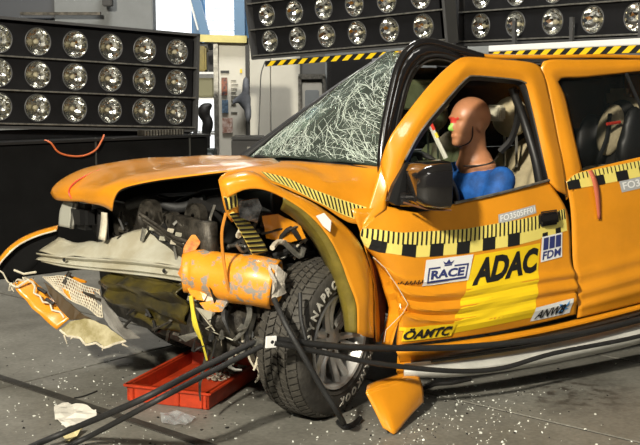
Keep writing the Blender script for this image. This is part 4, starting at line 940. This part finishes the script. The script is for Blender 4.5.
blob('engine_block', [('e', (-.1, .95, .72), (.30, .34, .24)), ('e', (-.25, .8, .62), (.2, .3, .25)), ('t', [(-.35, .6, .85), (-.1, .7, .93), (.2, .8, .9)], [.06, .08, .07]), ('t', [(-.4, 1.1, .85), (-.1, 1.2, .9), (.2, 1.2, .88)], [.05, .07, .06])], mat('engine_dark', (.010, .010, .009), .6, .2), car, .03, 2)
for px, py, y, r_ in ((150, 214, .75, .07), (172, 222, .62, .05), (196, 216, .5, .06)):
    c_ = at(px, py, y); lathe('pulley', [(.012, .02), (r_ * .5, .02), (r_ * .55, .01), (r_ * .9, .01), (r_, .022), (r_, -.022), (r_ * .9, -.01)], frame(c_, (-1, -.25, .1), (0, 0, 1)), DARKM, car, 20)
tube('radiator_hose', A([(128, 205, 1.0), (150, 200, .9), (178, 208, .8), (205, 200, .7)]), .028, RUBBER, car, 10, 4)
tube('brake_pipe', A([(215, 205, .4), (210, 222, .4), (216, 240, .36), (208, 250, .34)]), .007, GREYM, car, 6, 4)
box('fuse_box', at(205, 212, .62), (.16, .12, .09), DARKP, car, Matrix.Rotation(R(25), 3, 'Y'), .012)
box('battery', (-.15, 1.42, .82), (.26, .18, .2), DARKP, car, None, .01)
box('inner_wing', (.08, .34, .86), (.5, .03, .34), DARKP, car, Matrix.Rotation(R(6), 3, 'Z'), .005)
box('cross_member', (-.32, .85, .36), (.14, 1.2, .12), DARKM, car, Matrix.Rotation(R(-12), 3, 'Z'), .02)
blob('gearbox', [('e', (.1, .85, .45), (.35, .2, .18)), ('e', (-.25, .7, .42), (.2, .25, .12))], DARKM, car, .03, 2)
for i in range(26):   # bent brackets and struts seen in the opening
    px, py = rb.uniform(112, 176), rb.uniform(212, 250); y = .5 + (176 - px) / 64 * .55 + rb.uniform(0, .12)
    a = at(px, py, y); b = a + Vector((rb.uniform(-.03, .05), rb.uniform(-.05, .05), rb.uniform(-.09, .07)))
    tube('bent_bracket', [a, b], rb.uniform(.005, .014), rb.choice((DARKM, DARKM, GREYM, DARKP)), car, 5)
for px, py, y in ((168, 228, .55), (176, 232, .5), (184, 240, .46), (160, 236, .62), (171, 240, .54), (214, 246, .3), (204, 240, .34), (150, 226, .68)):
    poly('bright_tab', [at(px + dx, py + dy, y) for dx, dy in ((0, 0), (6, 1), (5, 5), (-1, 4))], rb.choice((TORN, CREAM, GREYM)), car, .004)
for i in range(4):
    tube('wiring_loom', A([(140 + i * 4, 214 + i * 6, .72), (158 + i * 4, 226 + i * 6, .62), (172 + i * 4, 236 + i * 5, .52), (190, 243 + i * 5, .42)]), .010, rb.choice((BLACK, DARKM)), car, 6, 3)
for i in range(46):   # shredded strips, hoses and plates hanging between the roll and the tyre
    px, py = rb.uniform(204, 268), rb.uniform(292, 356); y = .12 + rb.uniform(0, .3)
    a = at(px, py, y); L = rb.uniform(.04, .16); b = a + Vector((rb.uniform(-.4, .4), rb.uniform(-.3, .3), rb.uniform(-1, .3))) * L; c = b + Vector((rb.uniform(-.5, .5), rb.uniform(-.3, .3), rb.uniform(-1, .2))) * L * .7
    c.z = max(c.z, .05); b.z = max(b.z, .05)
    tube('torn_strip', [a, b, c], [rb.uniform(.006, .018), rb.uniform(.005, .014), .004], rb.choice((DARKM, DARKM, DARKP, RUBBER, GREYM, TORN)), car, 5, 2)
for i in range(16):
    px, py = rb.uniform(192, 262), rb.uniform(296, 350); y = .12 + rb.uniform(0, .25); c = at(px, py, y)
    poly('bent_plate', [c + Vector((rb.uniform(-1, 1), rb.uniform(-1, 1), rb.uniform(-1, 1))) * .06 for k in range(4)], rb.choice((DARKM, DARKP, GREYM, CREAM, DARKM)), car, .005)
blob('air_filter_box', [('e', at(218, 318, .28), (.10, .1, .08)), ('e', at(238, 325, .24), (.07, .08, .1)), ('e', at(205, 330, .36), (.08, .1, .07))], DARKM, car, .02, 1)
tube('pale_arm', A([(246, 296, .1), (250, 312, .1), (244, 330, .12), (234, 340, .16)]), [.016, .014, .012, .008], GREYM, car, 6, 3)
for i in range(22):   # wires and hose ends around the arch opening
    px, py = rb.uniform(236, 312), rb.uniform(226, 268); y = .10 + rb.uniform(0, .2); a = at(px, py, y)
    tube('torn_hose', [a, a + Vector((rb.uniform(-.09, .09), rb.uniform(-.04, .08), rb.uniform(-.06, .06))), a + Vector((rb.uniform(-.15, .15), rb.uniform(0, .1), rb.uniform(-.10, .05)))], rb.uniform(.006, .014), rb.choice((DARKP, RUBBER, DARKM, GREYM, TORN)), car, 6, 3)
for i in range(14):
    px, py = rb.uniform(120, 185), rb.uniform(300, 345); y = .5 + (190 - px) / 70 * .45; a = at(px, py, y)
    tube('lower_hose', [a, a + Vector((rb.uniform(-.1, .1), rb.uniform(-.1, .1), rb.uniform(-.08, .05)))], rb.uniform(.006, .012), rb.choice((DARKP, DARKM)), car, 5)
tube('yellow_webbing', A([(191, 296, .22), (193, 310, .22), (195, 325, .22), (201, 338, .24)]), .010, YROPE, car, 6, 3)
tube('yellow_cord', A([(194, 312, .21), (198, 328, .21), (203, 345, .22), (207, 360, .24)]), .005, YROPE, car, 5, 3)

# ------------------------------------------------------------------ crash dummy in the driver's seat
H = at(469, 125.5, .36); hx, hy, hz = H
sc = 1.06
dm = root('crash_test_dummy', (1.12, .42, .62), 'tan vinyl crash test dummy in a blue shirt behind the steering wheel', 'dummy')
pr = [('e', (hx + .012, hy, hz + .045), (.108 * sc, .082 * sc, .098 * sc)), ('e', (hx - .03, hy, hz + .0), (.078, .070, .092)), ('e', (hx - .035, hy, hz - .055), (.062, .058, .062)), ('e', (hx - .075, hy, hz - .085), (.028, .032, .024)),
      ('e', (hx - .118, hy, hz - .012), (.020, .013, .018)), ('e', (hx - .108, hy, hz + .008), (.012, .012, .028)), ('e', (hx - .100, hy, hz - .052), (.012, .026, .008)), ('e', (hx - .092, hy, hz + .042), (.022, .055, .014)),
      ('e', (hx + .01, hy - .082, hz - .005), (.02, .010, .03)), ('e', (hx + .01, hy + .082, hz - .005), (.02, .010, .03)),
      ('t', [(hx + .02, hy, hz - .05), (hx + .03, hy, hz - .13), (hx + .045, hy, hz - .20)], [.070, .072, .095]),
      ('e', (hx + .05, hy, hz - .205), (.095, .125, .045)), ('e', (hx + .07, hy, hz - .34), (.12, .19, .14)), ('e', (hx + .08, hy, hz - .5), (.115, .16, .18)), ('e', (hx + .06, hy, hz - .68), (.14, .17, .12))]
for s in (-1, 1):
    pr += [('t', [(hx + .06, hy + s * .19, hz - .27), (hx - .04, hy + s * .22, hz - .46), (hx - .20, hy + s * .17, hz - .44), (hx - .25, hy + s * .15, hz - .40)], [.058, .048, .038, .028]),
           ('t', [(hx + .04, hy + s * .10, hz - .70), (hx - .34, hy + s * .11, hz - .64), (hx - .46, hy + s * .11, hz - .84)], [.085, .065, .05])]
body = blob('body', pr, SKIN, dm, .0085, 5)
# face paint: red brow, green nose
RP_, GP_ = mat('red_face_paint', (.60, .05, .03), .5), mat('green_face_paint', (.30, .55, .10), .5)
body.data.materials.append(RP_); body.data.materials.append(GP_)
for p in body.data.polygons:
    c = p.center
    if c.x < hx - .078 and c.x < hx - .100 and hz + .018 < c.z < hz + .044 and abs(c.y - hy) < .05: p.material_index = 1
    elif c.x < hx - .112 and hz - .025 < c.z < hz + .012: p.material_index = 2
tube('jaw_seam', [(hx - .030, hy - .068, hz + .0), (hx - .032, hy - .072, hz - .05), (hx - .05, hy - .066, hz - .085), (hx - .085, hy - .03, hz - .108)], .0035, BLACK, body, 5, 3)
sp = [('e', (hx + .07, hy, hz - .325), (.135, .205, .125)), ('e', (hx + .075, hy, hz - .255), (.11, .155, .05)), ('e', (hx + .085, hy, hz - .5), (.13, .175, .19))]
for s in (-1, 1): sp.append(('t', [(hx + .065, hy + s * .19, hz - .275), (hx - .02, hy + s * .225, hz - .43)], [.075, .065]))
blob('shirt', sp, SHIRT, dm, .014, 4)
tube('neck_cable', [(hx - .07, hy - .05, hz - .205), (hx + .0, hy - .105, hz - .20), (hx + .06, hy - .12, hz - .185), (hx + .13, hy - .08, hz - .16)], .004, DARKM, dm, 5, 3)
for s in (-1, 1):   # hands on the wheel, five fingers each
    hc = Vector((hx - .275, hy + s * .145, hz - .385)); bm = bmesh.new()
    prims = [('e', hc, (.045, .035, .022))]
    for f in range(4):
        o0 = hc + Vector((-.03, s * (-.026 + .017 * f), .004)); ln = (.050, .060, .056, .044)[f]
        prims.append(('t', [o0, o0 + Vector((-ln * .6, 0, .006)), o0 + Vector((-ln * .85, 0, -.022)), o0 + Vector((-ln * .55, 0, -.042))], [.0095, .009, .0085, .008]))
    prims.append(('t', [hc + Vector((.0, -s * .03, -.002)), hc + Vector((-.03, -s * .05, -.012)), hc + Vector((-.055, -s * .045, -.028))], [.011, .010, .009]))
    bm.free(); blob('hand', prims, SKIN, dm, .0055, 3)

# ------------------------------------------------------------------ child seat on the rear bench
cs = root('child_seat', (2.0, .5, .7), 'beige child seat with dark harness on the rear bench', 'child seat')
c = at(608, 130, .55)
blob('shell', [('e', (c.x + .07, c.y, c.z - .05), (.07, .16, .24), Matrix.Rotation(R(12), 3, 'Y')), ('e', (c.x - .0, c.y, c.z - .32), (.22, .19, .08)), ('e', (c.x + .02, c.y + .16, c.z - .1), (.12, .04, .2)), ('e', (c.x + .02, c.y - .16, c.z - .16), (.12, .04, .15))], DARKP, cs, .02, 3)
blob('padding', [('e', (c.x + .0, c.y - .02, c.z + .0), (.05, .10, .16), Matrix.Rotation(R(12), 3, 'Y')), ('e', (c.x - .06, c.y - .02, c.z - .25), (.15, .12, .05))], BEIGE, cs, .018, 3)
blob('head_pad', [('e', at(628, 108, .58), (.05, .10, .07))], BEIGE, cs, .015, 3)
tube('harness', [(c.x - .05, c.y - .06, c.z + .1), (c.x - .07, c.y - .06, c.z - .05), (c.x - .12, c.y - .03, c.z - .2)], .014, BLACK, cs, 6, 3)
tube('red_buckle', A([(607, 124, .42), (614, 123, .42), (620, 122, .42)]), .010, REDINK, cs, 6)
blob('side_cover', [('e', at(634, 140, .35), (.10, .05, .20)), ('e', at(628, 150, .36), (.08, .05, .14))], BLACK, cs, .02, 3)
hb2 = box('rear_seat_headrest', at(619, 98, .9), (.08, .2, .12), BEIGE, car, None, .03)

# ------------------------------------------------------------------ straps, clamp
def strap(pts, r, label, group=None):
    o = tube('black_strap', pts, r, RUBBER, None, 8, 6); tag(o, label, 'strap', group); return o
k0 = at(262, 342, -.17)
g1 = gr(-40, 482, .02); 
strap([at(258, 340, -.17), at(200, 369, -.20), at(140, 400, -.26), gr(70, 430, .08), gr(20, 452, .03), gr(-60, 492, .018)], .0135, 'upper black strap running down from the white clamp to the floor', 'black straps pulling on the wreck')
strap([at(262, 346, -.20), at(205, 375, -.23), at(150, 404, -.29), gr(90, 436, .06), gr(50, 455, .022), gr(-10, 490, .018)], .012, 'lower black strap running down from the white clamp to the floor', 'black straps pulling on the wreck')
strap([at(274, 339, -.20), at(332, 346, -.20), at(380, 348, -.20), at(461, 347, -.20), at(551, 338, -.20), at(624, 323, -.20), at(720, 296, -.20)], .015, 'upper of the two black straps crossing the wheel and door bottom', 'black straps pulling on the wreck')
strap([at(274, 343, -.22), at(330, 354, -.23), at(380, 364, -.24), at(453, 371, -.24), at(502, 368, -.24), at(555, 353, -.24), at(640, 336, -.24), at(720, 312, -.24)], .012, 'lower of the two black straps crossing the wheel and side step', 'black straps pulling on the wreck')
strap([at(274, 299, -.10), at(286, 325, -.22), at(303, 355, -.28), at(322, 388, -.30), at(338, 413, -.30), gr(344, 424, .02)], .013, 'black strap hanging diagonally over the front tyre', 'black straps pulling on the wreck')
strap([at(300, 293, -.13), at(301, 318, -.17), at(306, 340, -.20)], .009, 'short black strap end hooked over the front tyre tread')
cl = root('strap_clamp', k0, 'small white metal clamp joining the straps before the front tyre', 'clamp')
box('clamp_body', k0 + Vector((-.02, 0, 0)), (.045, .04, .045), GREYM, cl, Matrix.Rotation(R(15), 3, 'Y'), .008)
pk = at(271, 342, -.22); box('clamp_plate', pk, (.05, .008, .05), WHITE, cl, Matrix.Rotation(R(4), 3, 'Y'), .002)
lathe('plate_hole', [(.008, 0), (.0005, .001)], frame(pk + Vector((.004, -.0045, .0)), (0, -1, 0), (1, 0, 0)), BLACK, cl, 12)
hk = root('floor_hook', gr(344, 424), 'black hook lying on the floor under the front tyre', 'hook')
tube('hook', [gr(338, 422, .015), gr(345, 427, .015), gr(354, 424, .015), gr(360, 418, .02)], .013, BLACK, hk, 6, 3)

# ------------------------------------------------------------------ fallen flare end
fe = root('broken_flare_end', gr(393, 425), 'broken off orange fender flare corner standing on the floor beside the tyre', 'car part')
ga = [gr(388, 434, .01), gr(378, 432, .02)]
T0, T1, T2 = at(366, 393, -.20), at(388, 385, -.16), at(419, 377, -.10)
B0, B1, B2 = gr(383, 428, .03), gr(395, 434, .005), gr(423, 402, .06)
rows = [[T0, T0.lerp(T1, .5) + Vector((0, 0, .004)), T1, T1.lerp(T2, .5) + Vector((0, 0, .006)), T2], [T0.lerp(B0, .5), (T0.lerp(B0, .5)).lerp(T1.lerp(B1, .5), .55) + Vector((-.012, -.012, 0)), T1.lerp(B1, .5) + Vector((-.014, -.014, 0)), T1.lerp(B1, .5).lerp(T2.lerp(B2, .5), .5) + Vector((-.004, -.016, 0)), T2.lerp(B2, .5) + Vector((.008, 0, 0))], [B0, B0.lerp(B1, .5), B1, B1.lerp(B2, .5) + Vector((0, 0, .006)), B2]]
sheet('shell', loft(rows, 20, 6, sm=3), ORANGE, fe, .008)
bk = Vector((.10, .14, .01))
sheet('top_return', loft([rows[0], [p + bk * .55 for p in rows[0]]], 16, 3, sm=3), ORANGE, fe, .006)
poly('mounting_tongue', A([(397, 372, .0), (410, 373, .0), (411, 381, -.08), (398, 384, -.08)]), ORANGE, fe, .01)
poly('upper_tongue', A([(398, 356, .04), (410, 357, .04), (411, 371, .01), (397, 372, .01)]), ORANGE, fe, .01)

# ------------------------------------------------------------------ red crate
P0 = gr(127, 401); lx, ly, hh = .44, .68, .085
ux = Vector((math.cos(R(-50)), math.sin(R(-50)), 0)); uy = Vector((-ux.y, ux.x, 0))
cr = root('red_crate', P0, 'shallow red plastic crate lying under the smashed car front', 'crate')
Mc = Matrix((ux, uy, (0, 0, 1))).transposed(); cc = P0 + ux * lx / 2 + uy * ly / 2
box('base', cc + Vector((0, 0, .012)), (lx - .01, ly - .01, .018), REDP, cr, Mc)
for s in (0, 1):
    box('side_wall', P0 + uy * ly / 2 + ux * (lx * s + (.010 if s == 0 else -.010)) + Vector((0, 0, hh / 2 + .002)), (.018, ly, hh), REDP, cr, Mc, .004)
    box('end_wall', P0 + ux * lx / 2 + uy * (ly * s + (.010 if s == 0 else -.010)) + Vector((0, 0, hh / 2 + .002)), (lx, .020, hh), REDP, cr, Mc, .004)
    box('rim_lip', P0 + ux * lx / 2 + uy * (ly * s) + Vector((0, 0, hh - .004)), (lx + .02, .03, .012), REDP, cr, Mc, .003)
    box('rim_lip', P0 + uy * ly / 2 + ux * (lx * s) + Vector((0, 0, hh - .004)), (.03, ly + .02, .012), REDP, cr, Mc, .003)
for k in (.08, .36, .64, .92): box('corner_rib', P0 + ux * lx * k - uy * .006 + Vector((0, 0, .04)), (.014, .014, .06), REDP, cr, Mc, .003)
bm = bmesh.new(); r4 = random.Random(8)
for i in range(240):
    u, v = r4.uniform(.45, .95), r4.uniform(.55, .95); p = P0 + ux * lx * u + uy * ly * v + Vector((0, 0, .022 + r4.random() * .03)); s = r4.uniform(.005, .016)
    b_box(bm, p, (s * 2, s * .7, s * .4), Matrix.Rotation(r4.random() * 3, 3, Vector((r4.random() * .4, r4.random() * .4, 1)).normalized()))
o = fromb('crate_rubble', bm, mat('rubble_mix', (.35, .31, .24), .8, var=.8, scale=30)); tag(o, 'fine dark rubble lying in the back of the red crate', 'rubble', None, 'stuff')

# ------------------------------------------------------------------ debris on the floor
def scrap(name, pts, m, label, cat='paper', bumpy=.012, group=None):
    P = [gr(*p) + Vector((0, 0, .012)) for p in pts]; bm = bmesh.new(); f = bm.faces.new([bm.verts.new(p) for p in P]); bmesh.ops.triangulate(bm, faces=[f])
    bmesh.ops.subdivide_edges(bm, edges=bm.edges[:], cuts=3, use_grid_fill=True)
    for v in bm.verts: v.co.z = .006 + abs(noise.noise(v.co * 14)) * bumpy * 3
    o = fromb(name, bm, m); md = o.modifiers.new('t', 'SOLIDIFY'); md.thickness = .003; tag(o, label, cat, group)
scrap('crumpled_paper', [(54, 410), (64, 406), (80, 408), (96, 414), (97, 421), (86, 426), (66, 429), (55, 421)], PAPER, 'crumpled whitish paper on the floor beside the straps')
scrap('paper_scrap', [(60, 438), (75, 432), (84, 433), (70, 445)], mat('yellowed_paper', (.62, .54, .28), .8), 'yellowed paper scrap between the crumpled paper and straps')
scrap('clear_film', [(160, 415), (178, 416.5), (196, 421), (186, 427), (162, 426)], FILM, 'clear plastic film on the floor before the red crate', 'plastic film')
def rubber_line(name, pts, r, label, cat): tag(tube(name, [gr(x, y, r) for x, y in pts], r, DARKP, None, 6, 4), label, cat)
rubber_line('rubber_sliver', [(74, 398), (84, 396), (97, 391)], .004, 'thin black rubber sliver left of the red crate', 'rubber strip')
rubber_line('rubber_strip', [(424, 388), (436, 384), (452, 383), (470, 379)], .010, 'bent black rubber strip on the floor beside the side step', 'rubber strip')
r5 = random.Random(21); bm = bmesh.new(); bm2 = bmesh.new()
for i in range(1100):
    k = r5.random()
    if k < .45: px, py = r5.gauss(440, 70), r5.gauss(415, 22)
    elif k < .8: px, py = r5.gauss(110, 80), r5.gauss(400, 30)
    else: px, py = r5.uniform(0, 640), r5.uniform(340, 470)
    if py < 332: continue
    p = gr(px, py); q_ = p - P0
    if -.03 < q_.dot(ux) < lx + .03 and -.03 < q_.dot(uy) < ly + .03: continue
    s = r5.choice((.0014, .002, .002, .003, .004)) * r5.uniform(.7, 1.4)
    if k > .96: s *= 1.5
    b_box(bm if r5.random() < .72 else bm2, p + Vector((0, 0, s * .3)), (s * 2, s * 1.6, s), Matrix.Rotation(r5.random() * 3, 3, Vector((r5.gauss(0, .4), r5.gauss(0, .4), 1)).normalized()))
tag(fromb('glass_crumbs', bm, mat('glass_crumb', (.75, .77, .7), .25)), 'white glass crumbs scattered over the concrete floor', 'glass crumbs', None, 'stuff')
tag(fromb('plastic_crumbs', bm2, DARKP), 'dark plastic crumbs scattered over the concrete floor', 'plastic crumbs', None, 'stuff')
